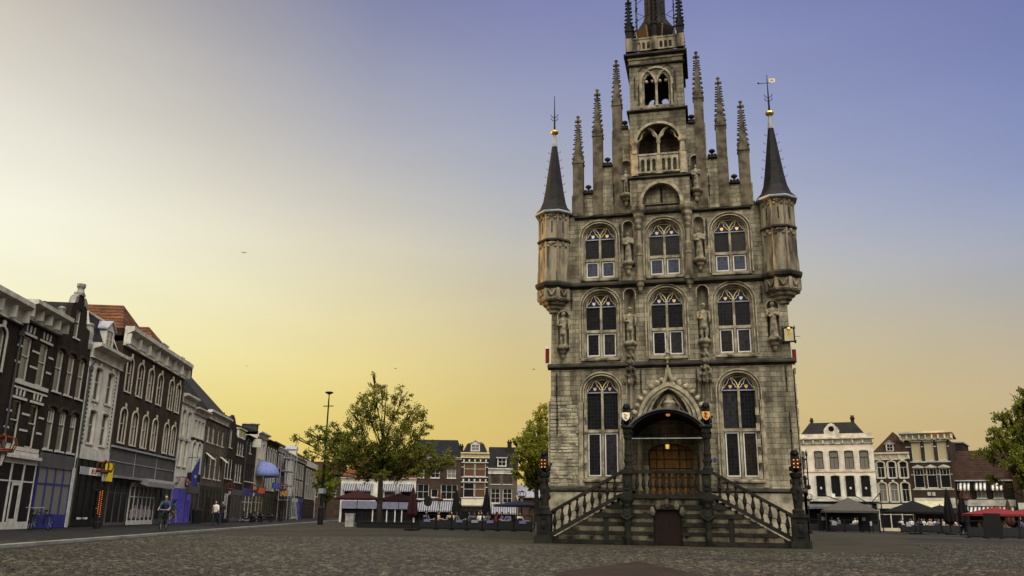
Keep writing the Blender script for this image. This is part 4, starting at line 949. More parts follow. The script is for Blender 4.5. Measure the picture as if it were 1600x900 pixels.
# H0: at the picture's left edge
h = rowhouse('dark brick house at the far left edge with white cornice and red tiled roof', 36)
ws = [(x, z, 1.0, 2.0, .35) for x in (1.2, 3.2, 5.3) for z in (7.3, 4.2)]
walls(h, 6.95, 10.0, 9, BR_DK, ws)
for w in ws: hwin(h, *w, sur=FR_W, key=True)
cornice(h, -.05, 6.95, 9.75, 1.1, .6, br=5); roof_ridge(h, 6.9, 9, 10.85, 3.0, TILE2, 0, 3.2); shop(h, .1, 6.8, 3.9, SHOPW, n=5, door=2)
# H1: banded brick house
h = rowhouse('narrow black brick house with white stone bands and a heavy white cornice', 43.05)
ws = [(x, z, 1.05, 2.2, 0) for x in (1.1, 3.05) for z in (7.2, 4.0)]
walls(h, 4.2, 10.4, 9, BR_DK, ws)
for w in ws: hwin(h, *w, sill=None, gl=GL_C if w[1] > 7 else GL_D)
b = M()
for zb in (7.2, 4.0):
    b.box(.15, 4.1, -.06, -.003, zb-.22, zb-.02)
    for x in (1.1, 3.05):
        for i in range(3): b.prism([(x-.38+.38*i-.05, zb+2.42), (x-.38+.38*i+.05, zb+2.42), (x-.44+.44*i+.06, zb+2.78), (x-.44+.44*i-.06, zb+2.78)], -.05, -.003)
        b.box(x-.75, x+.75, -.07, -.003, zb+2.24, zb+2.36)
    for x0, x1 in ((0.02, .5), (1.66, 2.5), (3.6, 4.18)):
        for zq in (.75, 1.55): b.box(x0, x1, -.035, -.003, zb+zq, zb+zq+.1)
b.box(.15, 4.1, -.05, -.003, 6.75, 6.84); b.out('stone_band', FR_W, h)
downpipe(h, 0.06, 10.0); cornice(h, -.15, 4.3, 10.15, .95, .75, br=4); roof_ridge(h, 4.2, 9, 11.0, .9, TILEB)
shop(h, .1, 4.1, 3.75, SHOPW, n=3, door=1); M().box(.12, 4.08, -.3, -.102, 3.4, 3.55).out('shop_ledge', SHOPW, h)
# H2: stepped gable
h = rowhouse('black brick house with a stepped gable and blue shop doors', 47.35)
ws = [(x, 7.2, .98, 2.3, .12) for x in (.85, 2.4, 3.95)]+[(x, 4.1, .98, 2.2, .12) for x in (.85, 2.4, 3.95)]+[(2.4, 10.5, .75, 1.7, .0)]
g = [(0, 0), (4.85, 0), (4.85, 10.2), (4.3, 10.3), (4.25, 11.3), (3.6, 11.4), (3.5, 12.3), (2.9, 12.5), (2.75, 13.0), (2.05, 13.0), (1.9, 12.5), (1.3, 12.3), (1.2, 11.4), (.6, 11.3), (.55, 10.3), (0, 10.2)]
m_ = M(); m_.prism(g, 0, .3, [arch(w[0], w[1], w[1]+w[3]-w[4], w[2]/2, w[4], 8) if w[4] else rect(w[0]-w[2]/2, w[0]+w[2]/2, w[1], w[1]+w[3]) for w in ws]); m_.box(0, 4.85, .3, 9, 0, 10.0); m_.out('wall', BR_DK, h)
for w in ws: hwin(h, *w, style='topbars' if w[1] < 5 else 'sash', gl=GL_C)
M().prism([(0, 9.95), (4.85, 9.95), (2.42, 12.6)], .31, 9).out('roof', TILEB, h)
v_ = M()
for x, z in ((.3, 10.25), (4.55, 10.25)): v_.lathe([(.22, z), (.30, z+.3), (.22, z+.6), (.26, z+.95), (.18, z+1.35), (.24, z+1.5), (.1, z+1.6)], x, .12, 8)
v_.box(2.05, 2.75, -.06, .35, 13.0, 13.15); v_.lathe([(.25, 13.15), (.18, 13.4), (.26, 13.55), (.26, 13.7)], 2.4, .12, 8)
for s in (-1, 1): v_.prism([(2.4+s*.55, 12.5), (2.4+s*1.0, 12.35), (2.4+s*.85, 12.75), (2.4+s*.5, 12.98)][::s], -.05, .3)
v_.out('gable_ornament', mat('grey_gable_stone', (.30,.28,.25), .9, dirt=.5), h)
for w in ws[:6]:
    ar = M(); ar.prism(archband(w[0], w[1]+w[3]-.16, w[1]+w[3]-.1, w[2]/2+.03, .2, .16, 8), -.06, -.003)
    ar.out('brick_arch', BR_BN, h)
f = shop(h, .15, 4.5, 3.9, SHOPB, GL_C, n=4, fas=.75, fm=PL_GR, base=.7)
M().box(4.5, 4.85, -.12, -.003, 0, 3.3).out('shop_pier', SHOPW, h)
# H3: white house with mansard
h = rowhouse('narrow white plastered house with black quoin teeth and a dark mansard roof', 52.25)
ws = [(x, z, 1.05, 2.0, .08) for x in (1.65, 3.75) for z in (7.45, 4.85)]
walls(h, 5.25, 10.2, 9, PL_WH, ws)
for w in ws: hwin(h, *w, sur=CORN, key=True, gl=GL_D)
q = M()
for x in (.55, 4.75):
    for i in range(21): q.box(x-.055, x+.055, -.03, -.003, 4.75+.25*i, 4.87+.25*i)
q.out('quoin_teeth', SHOPD, h)
downpipe(h, 0.12, 9.8); cornice(h, -.1, 5.35, 9.85, .9, .6)
mansard(h, 5.2, 9, 10.72, 2.1, .9, TILEB); dormer(h, 3.0, .12, 10.75, 1.35, 1.35, gl=GL_C)
lt_ = M(); lt_.tube([(5.15, .15, 10.75), (4.35, .95, 12.85)], .09, 6); lt_.tube([(.05, .15, 10.75), (.9, .95, 12.85), (4.35, .95, 12.85)], .09, 6); lt_.out('lead_hip', CORN, h)
chimney(h, 4.4, 5, 12.5, 13.9)
shop(h, .1, 5.1, 4.55, SHOPD, n=5, fas=.65, fm=SHOPW, door=3)
q = M(); q.box(.6, 4.9, -.16, -.102, 3.0, 3.45); sg = q.out('shop_sign', mat('sign_grey', (.32,.32,.34), .5, dirt=.15), h)
q = M(); q.box(1.95, 3.15, -.19, -.162, 3.0, 3.45); sgp = q.out('sign_panel', SHIELDW, sg)
q = M(); q2 = M()
for i in range(3):
    x = 2.2+.3*i; (q if i != 1 else q2).prism([(x, 3.08), (x+.2, 3.08), (x+.32, 3.36), (x+.12, 3.36)], -.2, -.191)
q.out('sign_mark', SHOPD, sgp); q2.out('sign_mark', mat('sign_orange', (.65,.20,.02), .5), sgp)
q = M(); q.box(3.75, 5.0, -.5, -.42, 2.72, 3.85); q.out('yellow_panel', mat('sign_yellow', (.80,.58,.01), .5, dirt=.1), sg)
q = M()
for i in range(9): q.box(1.35+.17*i+(.08 if i > 2 else 0)+(.08 if i > 5 else 0), 1.47+.17*i+(.08 if i > 2 else 0)+(.08 if i > 5 else 0), -.045, -.037, .42, .54)
q.out('window_lettering', SHIELDW, h)
# H4: six bays of brown brick
h = rowhouse('wide brown brick house of six window bays with panelled white cornice and red roof', 57.5)
xs = [1.75, 4.1, 6.45, 8.75, 11.75, 13.75]
ws = [(x, z, 1.15, 2.25, .4) for x in xs for z in (8.75, 5.35)]
walls(h, 15, 11.9, 11, BR_BN, ws)
for w in ws: hwin(h, *w, sur=PL_CR, key=True, gl=GL_C if rh.random() < .45 else GL_D)
downpipe(h, 14.8, 11.6); cornice(h, -.15, 15.15, 11.6, 1.3, .6, br=7)
q = M()
for i in range(7): x = .42+2.11*i; q.box(x, x+1.5, -.185, -.17, 11.85, 12.32)
q.out('cornice_panel', FR_W, h)
for xa, xb, xr, yr, zr in ((.3, 7.3, 3.8, 1.7, 15.2), (7.5, 14.7, 11.1, 2.1, 15.2)):
    M().add([(xa, .3, 12.85), (xb, .3, 12.85), (xb, 9, 12.85), (xa, 9, 12.85), (xr, yr, zr), (xr, 7.5, zr)], [(0,1,4), (1,2,5,4), (2,3,5), (3,0,4,5), (0,3,2,1)]).out('roof', TILE, h)
M().box(.2, 14.8, .3, 10.8, 12.3, 12.8).out('roof_deck', TILE2, h)
dormer(h, 13.2, 1.4, 12.9, 1.5, 1.2, top='flat')
q = M(); q.box(0.05, 14.95, -.06, -.003, 3.2, 4.95); po2 = q.out('shop_panel', PL_GR, h)
q = M()
for z in (4.05,): q.box(.05, 14.95, -.10, -.062, z, z+.05)
for x in (5.0, 10.0): q.box(x-.03, x+.03, -.09, -.062, 3.2, 4.95)
q.box(0, 15, -.2, -.062, 4.93, 5.05); q.out('panel_joint', LEAD, po2)
q = M(); q.ext_x([(-.003, 2.95), (-1.0, 2.62), (-1.0, 2.95), (-.9, 3.16), (-.003, 3.18)], 5.5, 12.2); q.ext_x([(-.003, 3.0), (-.6, 3.0), (-.6, 3.15), (-.003, 3.15)], .2, 5.5); q.out('shop_awning', mat('awning_grey', (.22,.21,.22), .7, dirt=.2), h)
shop(h, .6, 4.4, 2.95, PL_GR, GL_S, n=3, fas=.1, base=.2); shop(h, 4.9, 10.6, 2.9, SHOPW, GL_S, n=6, fas=.3, base=.3); shop(h, 10.9, 14.8, 2.9, PL_GR, GL_S, n=3, fas=.3, door=1)
q = M(); rq = random.Random(4)
for i in range(16):
    x = 5.4+.3*i; q.box(x, x+.22, -.06, -.037, .4+rq.uniform(0, .15), 1.0+rq.uniform(0, .4))
q.out('window_poster', mat('poster_pale', (.42,.36,.37), .6, dirt=.7, ds=7), h)
# H5 + H6 white fronts with violet lit shop
h = rowhouse('tall narrow white house with pairs of arched windows and bright blue shop doors', 72.5)
ws = [(x, z, 1.0, 2.2, .12) for x in (1.25, 2.9) for z in (7.0, 4.6)]
walls(h, 4.1, 10.0, 9, PL_WH, ws)
for w in ws: hwin(h, *w, fr=FR_W, sur=CORN, key=True, gl=GL_C)
cornice(h, -.05, 4.15, 9.75, .75, .5); q = M(); q.box(0, 4.1, -.06, -.003, 6.75, 6.86); q.out('stone_band', CORN, h); roof_ridge(h, 4.1, 9, 10.4, 1.4, TILEB)
shop(h, .1, 4.0, 3.8, SHOPW, GL_S, n=2, fas=1.0, base=.1)
q = M(); q.prism(rect(.3, 1.9, 0, 2.75), -.14, -.082, [rect(.5, 1.0, .4, 1.9), rect(1.15, 1.7, .4, 1.9)]); q.prism(rect(2.2, 3.85, 0, 2.75), -.14, -.082, [rect(2.5, 2.75, .4, 1.95), rect(2.9, 3.15, .4, 1.95)]); q.out('shop_door', GLOWV, h)

h = rowhouse('narrow house with white upper front over dark brick and a white lancet window pair', 76.65)
ws = [(x, 7.35, .85, 1.45, .0) for x in (1.0, 2.25, 3.5)]+[(x, 4.35, 1.1, 2.6, .5) for x in (1.35, 3.15)]
walls(h, 4.6, 9.6, 9, PL_WH, ws)
for w in ws: hwin(h, *w, sur=FR_W, gl=GL_C if w[1] < 5 else GL_D)
q = M(); q.box(.1, 4.5, -.03, -.002, 3.5, 4.2); q.box(.0, 4.6, -.04, -.002, 7.02, 7.22); q.out('brick_band', BR_DK, h)
downpipe(h, 4.5, 9.2); cornice(h, -.05, 4.65, 9.3, .55, .5); roof_ridge(h, 4.6, 9, 9.8, 1.5, TILEB)
shop(h, .15, 4.45, 3.4, PL_GR, GL_S, n=3, fas=.9, base=.1); q = M(); q.prism(rect(.3, 1.6, 0, 2.4), -.14, -.082, [rect(.5, .85, .4, 1.9), rect(1.0, 1.4, .4, 1.9)]); q.out('shop_door', GLOWV, h)
# H7 grey brown
h = rowhouse('grey-brown brick house with four bays of plain sash windows and a hipped slate roof', 81.35)
xs = (1.4, 3.3, 5.35, 7.35)
ws = [(x, 7.3, 1.0, 1.6, 0) for x in xs]+[(x, 4.0, 1.0, 2.3, 0) for x in xs]
walls(h, 9.0, 9.6, 11, BR_GY, ws)
for k, w in enumerate(ws): hwin(h, *w, gl=GL_Y if k in (0, 1) else (GL_C if k % 3 == 0 else GL_D))
q = M()
for x in (xs[0], xs[3]): q.add([(x-.45, -.02, 6.28), (x+.45, -.02, 6.28), (x+.45, -.75, 5.7), (x-.45, -.75, 5.7), (x-.45, -.0, 6.25), (x+.45, -.0, 6.25), (x+.45, -.72, 5.67), (x-.45, -.72, 5.67)], [(0,1,2,3), (7,6,5,4), (0,3,7,4), (1,5,6,2), (3,2,6,7), (0,4,5,1)])
q.out('window_blind', mat('blind_white', (.68,.64,.52), .6, dirt=.1), h)
downpipe(h, 8.9, 9.3); cornice(h, -.05, 9.05, 9.4, .8, .5); roof_ridge(h, 9.0, 9, 10.2, 5.0, TILEB, 1.2, 3.4); chimney(h, 1.6, 3.2, 11, 15.0, 1.3); chimney(h, 5.2, 3.6, 12.5, 15.2, 1.2)
shop(h, .2, 8.8, 3.3, SHOPD, n=6, fas=.5, door=2)
# H8..H15
h = rowhouse('narrow black brick house with a peaked gable and long shop window', 90.4)
ws = [(2.0, 7.5, 1.3, 2.0, 0)]+[(x, 4.3, .9, 2.2, 0) for x in (.8, 2.2, 3.6)]
walls(h, 4.6, 9.2, 9, BR_DK, ws, gable=[(0,0), (4.6,0), (4.6,9.4), (3.2,10.6), (2.3,10.95), (1.4,10.6), (0,9.4)])
for w in ws: hwin(h, *w, style='g22')
M().prism([(0, 9.15), (4.6, 9.15), (2.3, 10.8)], .31, 9).out('roof', TILEB, h); shop(h, .2, 4.4, 3.4, SHOPD, n=4, fas=.5); 
q = M()
for i in range(4): q.box(1.2+.45*i, 1.3+.45*i, -.13, -.102, .3, 2.8)
q.out('white_mullion', FR_W, h)
h = rowhouse('black house with a white framed wide dormer above two rows of white windows', 95.05)
ws = [(1.3, 7.0, 1.1, 1.5, 0), (2.6, 7.0, 1.1, 1.5, 0), (3.9, 7.0, 1.1, 1.5, 0), (1.3, 4.1, 1.1, 2.1, 0), (2.6, 4.1, 1.1, 2.1, 0), (3.9, 4.1, 1.1, 2.1, 0)]
walls(h, 5.2, 8.9, 9, BR_DK, ws)
for w in ws: hwin(h, *w, gl=GL_C)
mansard(h, 5.2, 9, 8.9, 1.3, .6, TILEB); dormer(h, 2.6, -.05, 8.85, 3.6, .95, top='flat'); shop(h, .2, 5.0, 3.3, PL_GR, n=3)
h = rowhouse('dark brown brick house with four plain windows and a blue shop fascia', 100.3)
ws = [(x, 4.4, 1.1, 2.0, 0) for x in (1.0, 2.6, 4.3, 6.0)]+[(2.9, 7.6, 1.3, 1.6, 0)]
walls(h, 6.7, 9.4, 9, BR_DK, ws)
for w in ws: hwin(h, *w, fr=FR_W if w[1] > 7 else FR_D)
roof_ridge(h, 6.7, 9, 9.4, 2.0, TILEB, 0, 0); chimney(h, 1.0, 4, 10, 12.3, .5); chimney(h, 5.4, 4, 10, 12.3, .5); downpipe(h, 0.1, 9.2); cornice(h, -.05, 6.75, 9.2, .35, .3, BR_DK)
shop(h, .2, 6.5, 3.6, SHOPW, GL_S, n=3, fas=.8, fm=SHOPB)
h = rowhouse('pale narrow house with arched windows above a light blue dome awning', 107.05)
ws = [(x, 7.4, 1.2, 2.0, .5) for x in (2.1, 4.4)]
walls(h, 6.6, 10.2, 9, PL_CR, ws)
for w in ws: hwin(h, *w, sur=FR_W)
cornice(h, -.1, 6.7, 9.95, .65, .5); roof_ridge(h, 6.6, 9, 10.5, 1.4, TILEB); dormer(h, 1.4, .4, 10.5, 1.2, 1.0, top='flat', fr=FR_D)
dm = M(); vs = []; fs = []
for j in range(7):
    a = math.pi/2*j/6
    for i in range(13):
        b_ = math.pi*i/12; r_ = 2.6
        vs.append((3.3+2.9*math.cos(b_)*math.cos(a)**.8, -.12-r_*math.sin(b_)*math.cos(a)**.8*.9, 5.25+1.9*math.sin(a)))
for j in range(6):
    for i in range(12): fs.append((j*13+i, j*13+i+1, (j+1)*13+i+1, (j+1)*13+i))
dm.add(vs, fs); dmo = dm.out('dome_awning', DOME, h, smooth=True); sm_ = dmo.modifiers.new('s', 'SOLIDIFY'); sm_.thickness = .05
shop(h, .2, 6.4, 3.6, PL_CR, GL_S, n=3, fas=.7, fm=SHOPB)
h = rowhouse('dark brick house with tall white Gothic windows', 113.7)
ws = [(x, 6.9, 1.1, 2.3, .5) for x in (1.6, 3.6, 5.6, 7.6)]+[(x, 3.8, 1.1, 2.3, .2) for x in (1.6, 3.6, 5.6, 7.6)]
walls(h, 9.2, 10.0, 9, BR_DK, ws)
for w in ws: hwin(h, *w, sur=FR_W, style='sashbar', gl=GL_C)
roof_ridge(h, 9.2, 9, 10.0, 1.8, TILEB); cornice(h, -.05, 9.25, 9.75, .4, .4, BR_DK); shop(h, .2, 9.0, 3.4, SHOPD, n=5)
h = rowhouse('dark house with low brown roof behind the scaffold tower', 123)
ws = [(x, z, 1.1, 1.9, 0) for x in (1.5, 3.7, 5.9) for z in (7.0, 4.0)]
walls(h, 7.5, 9.6, 10, BR_BN, ws)
for w in ws: hwin(h, *w, sur=FR_W)
cornice(h, 0, 7.5, 9.3, .6, .4); roof_ridge(h, 7.5, 10, 9.8, 2.6, TILE2, 1, 0); shop(h, .2, 7.3, 3.4, SHOPD, n=4)
h = rowhouse('white plastered house beyond the scaffold tower', 130.6)
ws = [(x, z, 1.2, 2.2, 0) for x in (1.6, 4.4, 7.4) for z in (6.7, 3.9)]
walls(h, 9.2, 9.3, 10, PL_WH, ws)
for w in ws: hwin(h, *w)
cornice(h, 0, 9.2, 9.1, .6, .4); roof_ridge(h, 9.2, 10, 9.6, 2.4, TILE2); shop(h, .2, 9.0, 3.4, SHOPD, n=5)
h = rowhouse('dark house with white trim and brown roof in the far end of the row', 140)
ws = [(x, z, 1.2, 2.2, 0) for x in (1.6, 4.4, 7.4, 10.2) for z in (6.4, 3.7)]
walls(h, 13, 9.3, 10, BR_BN, ws)
for w in ws: hwin(h, *w, sur=FR_W)
cornice(h, 0, 13, 9.1, .6, .4); roof_ridge(h, 13, 10, 9.6, 2.6, TILE2); dormer(h, 4, .4, 9.7, 1.4, 1.3); shop(h, .2, 6.0, 3.2, SHOPW, n=4); shop(h, 6.4, 12.8, 3.2, SHOPB, n=3)
q = M(); q.box(6.6, 8.6, -.12, -.105, .2, 2.4); q.out('lit_door', GLOWV, h)
h = rowhouse('last house of the row, white end wall and red-brown roof', 153.2)
ws = [(x, z, 1.2, 2.4, 0) for x in (2, 5, 8, 11, 14) for z in (6.0, 3.4)]
walls(h, 17, 9.8, 11, BR_BN, ws)
for w in ws: hwin(h, *w, sur=FR_W)
q = M(); q.box(-.1, 17.1, -.2, -.003, 8.9, 9.9); q.box(16.2, 17.1, -.08, -.003, 0, 8.9); q.box(17.003, 17.1, 0, 11, 0, 9.9); q.out('white_trim', CORN, h)
roof_ridge(h, 17, 11, 9.9, 3.2, TILE2); shop(h, .3, 16, 3.0, SHOPD, n=7)
# ------------------------------------------------------------------ houses behind the left terrace
def backhouse(label, origin, ang, name='house', grp='houses across the square'):
    return thing(name, label, 'house', (origin[0], origin[1], 0), R(ang), grp)
def slanted_awning(p, x0, x1, z1, z0, dep, mt, val=.18, name='awning', y=0):
    a = M(); a.ext_x([(y-.01, z1), (y-dep, z0), (y-dep, z0-val), (y-dep+.02, z0-val), (y-dep+.02, z0-.03), (y-.01, z1-.05)], x0, x1)
    return a.out(name, mt, p)
h = backhouse('low white house with four small black and white window awnings behind the plane tree', (-46.97, 67.57), 13.3-2)
wx = (1.2, 3.35, 6.65, 8.85)
ws = [(x, 3.0, 1.35, 1.9, 0) for x in wx]
walls(h, 10.1, 5.6, 9, PL_WH, ws)
for w in ws: hwin(h, *w, fr=FR_D)
for x in wx:
    o = slanted_awning(h, x-.95, x+.95, 5.0, 4.15, .8, AWNB, .15); q = M()
    for s in (-1, 1): q.tube([(x+s*.93, -.02, 4.2), (x+s*.93, -.8, 4.15)], .02, 4); q.tube([(x+s*.95, -.02, 5.0), (x+s*.95, -.8, 4.15)], .025, 4)
    q.out('awning_frame', BLACK, o)
cornice(h, -.1, 10.2, 5.5, .3, .25); roof_ridge(h, 10.1, 9, 5.8, 2.9, TILE, 1.2, 1.2)
q = M(); q.box(.3, 9.9, -.4, -.003, 1.75, 2.75); q.out('fascia', mat('fascia_grey_blue', (.16,.16,.22), .6, dirt=.25), h)
shop(h, .3, 9.9, 1.75, SHOPD, n=7, fas=.1)
q = M()
for x in (4.5, 5.6, 6.4, 7.5, 8.4): q.box(x-.07, x+.07, -.2, -.102, 0, 1.7)
q.out('white_post', FR_W, h)
BO = (-37.9, 69.69)
h = backhouse('brown brick house with wide white grid windows beside the white awning house', BO, 13.3)
ws = [(1.4, 3.1, 2.25, 1.95, 0), (3.3, 3.35, .95, 1.1, 0), (5.25, 3.1, 2.25, 1.95, 0), (1.2, 5.9, 1.2, 1.2, 0), (3.3, 5.9, 1.2, 1.2, 0), (5.5, 5.9, 1.2, 1.2, 0)]
walls(h, 6.8, 8.5, 10, BR_RD, ws)
for w in ws: hwin(h, *w, style='g32' if w[2] > 2 else ('g22' if w[1] > 5 else 'plain'), sill=FR_W)
downpipe(h, 0.12, 8.3); cornice(h, -.05, 6.85, 8.35, .3, .3); roof_ridge(h, 6.8, 10, 8.6, 2.8, TILEB, 0.3, 1.0); chimney(h, 6.6, 2.5, 9.2, 10.4, .5)
slanted_awning(h, .3, 6.75, 2.85, 1.65, 1.6, AWNB); shop(h, .3, 6.6, 2.6, SHOPD, n=5, fas=.3)
h = backhouse('narrow dark brick house with white bands, orange-tinted windows and a mansard dormer', (BO[0]+6.84*math.cos(R(13.3)), BO[1]+6.84*math.sin(R(13.3))), 13.3)
ws = [(1.05, 6.15, 1.45, 1.8, 0), (2.55, 6.15, 1.45, 1.8, 0), (1.05, 3.4, 1.45, 1.95, 0), (2.55, 3.4, 1.45, 1.95, 0)]
walls(h, 3.62, 9.0, 10, BR_DK, ws)
for k, w in enumerate(ws): hwin(h, *w, gl=GL_R if k < 2 or k == 3 else GL_D)
q = M()
for z in (7.97, 7.35, 5.38, 4.7, 6.02, 3.28):
    if z in (7.35, 4.7):
        for a, b in ((.0, .3), (3.3, 3.62)): q.box(a, b, -.05, -.003, z, z+.09)
    else: q.box(.0, 3.62, -.06, -.003, z, z+.1)
for zb in (8.1, 5.5):
    for x in (.3, 1.05, 1.8, 2.55, 3.3): q.prism([(x-.08, zb), (x+.08, zb), (x+.11, zb+.32), (x-.11, zb+.32)], -.06, -.003)
q.out('stone_band', FR_W, h)
cornice(h, -.15, 3.77, 8.6, .75, .35, mat('cornice_yellow', (.55,.46,.26), .7, dirt=.2)); mansard(h, 3.4, 8, 9.36, 1.2, .55, TILEB, .1, .5); dormer(h, 1.8, .12, 9.45, 1.25, 1.0, gl=GL_C)
q = M(); q.box(.1, 3.5, -.18, -.003, 2.35, 3.2); q.box(.15, 3.45, -.3, -.182, 2.35, 2.5); q.out('fascia', PL_CR, h)
ws2 = ((.7, 1.0), (1.8, 1.2), (2.9, 1.0)); q = M(); q.prism(rect(.2, 3.42, 1.6, 2.3), -.1, -.003, [rect(x-w/2, x+w/2, 1.68, 2.2) for x, w in ws2]); q.out('transom_frame', CORN, h); shop(h, .2, 3.42, 1.58, SHOPD, n=3, fas=.1)
h = backhouse('grey-brown house with white grid windows, slate roof and one white dormer', (BO[0]+10.5*math.cos(R(13.3)), BO[1]+10.5*math.sin(R(13.3))), 13.3)
ws = [(x, z, 1.25, hh, 0) for z, hh in ((5.2, 1.5), (2.72, 1.9)) for x in (.98, 2.6)]
walls(h, 3.9, 6.6, 10, BR_GY, ws)
for w in ws: hwin(h, *w, style='g22' if w[1] > 5 else 'g23', gl=GL_D)
cornice(h, -.05, 3.95, 6.55, .75, .25); roof_ridge(h, 3.9, 10, 7.3, 3.2, TILEB); dormer(h, 1.8, .25, 7.5, 1.25, 1.15, top='flat'); chimney(h, 2.8, 4, 9.5, 11.2, .6)
slanted_awning(h, .1, 3.85, 2.6, 1.45, 1.5, AWNB); shop(h, .2, 3.7, 2.4, SHOPD, n=3, fas=.3)
h = backhouse('low dark arcade with sloping lead roof beside the hall', (BO[0]+14.6*math.cos(R(13.3)), BO[1]+14.6*math.sin(R(13.3))), 13.3, 'arcade')
q = M(); q.prism(rect(0, 9, 0, 3.6), 0, .3, [arch(x, 0, 1.6, .75, .75, 8) for x in (2.1, 4.2, 6.3)]); q.box(0, 9, .3, 6, 0, 3.4); q.out('wall', BR_RD, h)
q = M(); q.ext_x([(-.5, 3.45), (6, 5.2), (6, 5.35), (-.5, 3.62)], -.3, 9.2); q.out('roof', LEAD, h)
# ------------------------------------------------------------------ houses right of the hall
MAN = backhouse('large white plastered mansion with slate roof, round attic window and long balcony', (11.55, 66.42), 13.3-23, 'mansion'); h = MAN
ws = [(x, 6.88, 1.0, 2.1, .12) for x in (.55, 2.6, 4.27, 5.92, 7.55)]+[(x, 3.68, 1.0, 2.45, .1) for x in (.55, 2.6, 4.22, 5.8, 7.45)]
walls(h, 8.6, 10.2, 11, PL_WH, ws)
for w in ws: hwin(h, *w, fr=FR_D, sur=CORN, style='sashbar' if w[1] > 6 else 'plain', gl=GL_C if w[1] > 6 else GL_D, sill=CORN)
cornice(h, -.15, 8.75, 9.75, .75, .5, br=8); q = M(); q.box(.0, 8.6, -.1, .2, 10.5, 10.95); q.box(-.05, 8.65, -.12, -.003, 6.55, 6.72); q.out('parapet', CORN, h)
q = M(); q.prism([(3.4, 10.955), (5.1, 10.955), (5.1, 11.4), (4.9, 11.7), (4.6, 12.05), (4.25, 12.2), (3.9, 12.05), (3.6, 11.7), (3.4, 11.4)], -.08, .2, [[(4.25+.32*math.cos(a*math.pi/8), 11.5+.32*math.sin(a*math.pi/8)) for a in range(16)]])
q.prism(archband(4.25, 11.35, 11.5, .34, .34, .12), -.14, -.082); at_ = q.out('attic_gable', CORN, h); M().box(3.85, 4.65, .05, .1, 11.1, 11.9).out('pane', GL_D, at_)
mansard(h, 7.6, 10, 10.55, 1.85, 1.3, TILEB, .5, .15); chimney(h, 1.9, 4, 12, 13.0, .3); chimney(h, 6.6, 4, 12, 13.2, .4)
q = M(); q.box(-.2, 8.7, -1.0, -.003, 3.2, 3.5)
for i in range(20): x = -.1+.46*i; q.box(x-.02, x+.02, -.98, -.94, 3.5, 3.66)
q.box(-.2, 8.7, -1.0, -.95, 3.66, 3.72); q.out('balcony', CORN, h)
slanted_awning(h, .3, 7.9, 3.1, 2.6, 1.9, mat('awning_dark_grey', (.10,.10,.10), .7), .25); shop(h, .2, 8.4, 3.0, SHOPD, n=6, fas=.3)
for k, x in enumerate((2.6, 5.8, 7.45)):
    q = M(); q.ball((x, -.02, 4.7), .11, 1, .4, 1.3); q.out('window_lamp', mat('curtain_tie', (.6,.58,.5), .6) if k == 0 else bpy.data.materials['curtain_tie'], h)
q = M(); q.tube([(3.3, -.9, 6.0), (3.9, -1.05, 3.7)], .035, 5); q.out('flagpole', FR_W, h); q = M(); q.box(3.75, 4.1, -1.08, -1.02, 3.6, 4.05); q.out('balcony_sign', SHIELDW, h)
h = backhouse('narrow dark brick house with cream arched window frames and a steep brown hipped roof', (20.25, 67.38), 13.3-30)
xs = (.8, 2.0, 3.22)
ws = [(x, 5.95, .82, 1.85, .25) for x in xs]+[(x, 3.25, .82, 2.15, .25) for x in xs]
walls(h, 3.95, 8.0, 10, BR_BN, ws)
for w in ws: hwin(h, *w, sur=PL_CR, key=True, style='sashbar')
cornice(h, -.1, 4.0, 8.05, .8, .3, PL_CR, br=4)
M().add([(.05, .0, 8.86), (4.0, .0, 8.86), (4.0, 9, 8.86), (.05, 9, 8.86), (2.3, 2.0, 11.4), (2.3, 7, 11.4)], [(0,1,4), (1,2,5,4), (2,3,5), (3,0,4,5), (0,3,2,1)]).out('roof', TILE2, h)
dormer(h, 2.0, .1, 8.88, .85, .95, fr=CORN); shop(h, .2, 3.8, 3.0, PL_CR, n=3, fas=.5)
h = backhouse('ornate brown brick house with bracketed cornice, cream lintels and pediments', (23.75, 66.95), 13.3-32)
xs = (1.25, 2.6, 3.95)
ws = [(x, 7.85, .95, 2.1, 0) for x in xs]+[(x, 4.8, 1.08, 2.2, 0) for x in xs]
walls(h, 4.75, 10.2, 10, BR_BN, ws)
for w in ws: hwin(h, *w, gl=GL_Y if w[1] > 7 else GL_D, sill=CORN, style='plain' if w[1] > 7 else 'topbars')
cornice(h, -.35, 5.2, 10.2, .95, .7, PL_CR, br=8)
q = M()
for x in xs:
    q.prism([(x-.62, 7.05), (x+.62, 7.05), (x+.62, 7.15), (x, 7.42), (x-.62, 7.15)], -.12, -.003); q.box(x-.6, x+.6, -.1, -.003, 10.0, 10.15)
for a, b in ((.03, .70), (1.78, 2.05), (3.12, 3.4), (4.52, 4.72)):
    for z in (9.4, 6.25): q.box(a, b, -.05, -.003, z, z+.1)
for z in (7.65, 4.58): q.box(.03, 4.72, -.07, -.003, z, z+.13)
q.box(1.95, 2.3, -.06, -.003, 3.95, 4.35); q.box(2.4, 2.75, -.06, -.003, 3.95, 4.35); q.out('stone_trim', CORN, h)
roof_ridge(h, 4.7, 10, 11.0, .5, TILEB); q = M(); q.box(.1, 4.7, -.1, -.003, 2.6, 3.7); q.out('fascia', CORN, h); slanted_awning(h, .6, 4.3, 3.4, 2.6, 1.4, mat('awning_cream', (.5,.46,.30), .7)); shop(h, .2, 4.6, 2.6, SHOPD, n=4, fas=.2)
h = backhouse('low dark house with brown tiled roof and three black and white striped window awnings', (28.48, 67.17), 13.3-34)
xs = (1.2, 2.85, 4.5)
ws = [(x, 3.72, .95, .75, 0) for x in xs]
walls(h, 6.2, 5.6, 9, BR_DK, ws)
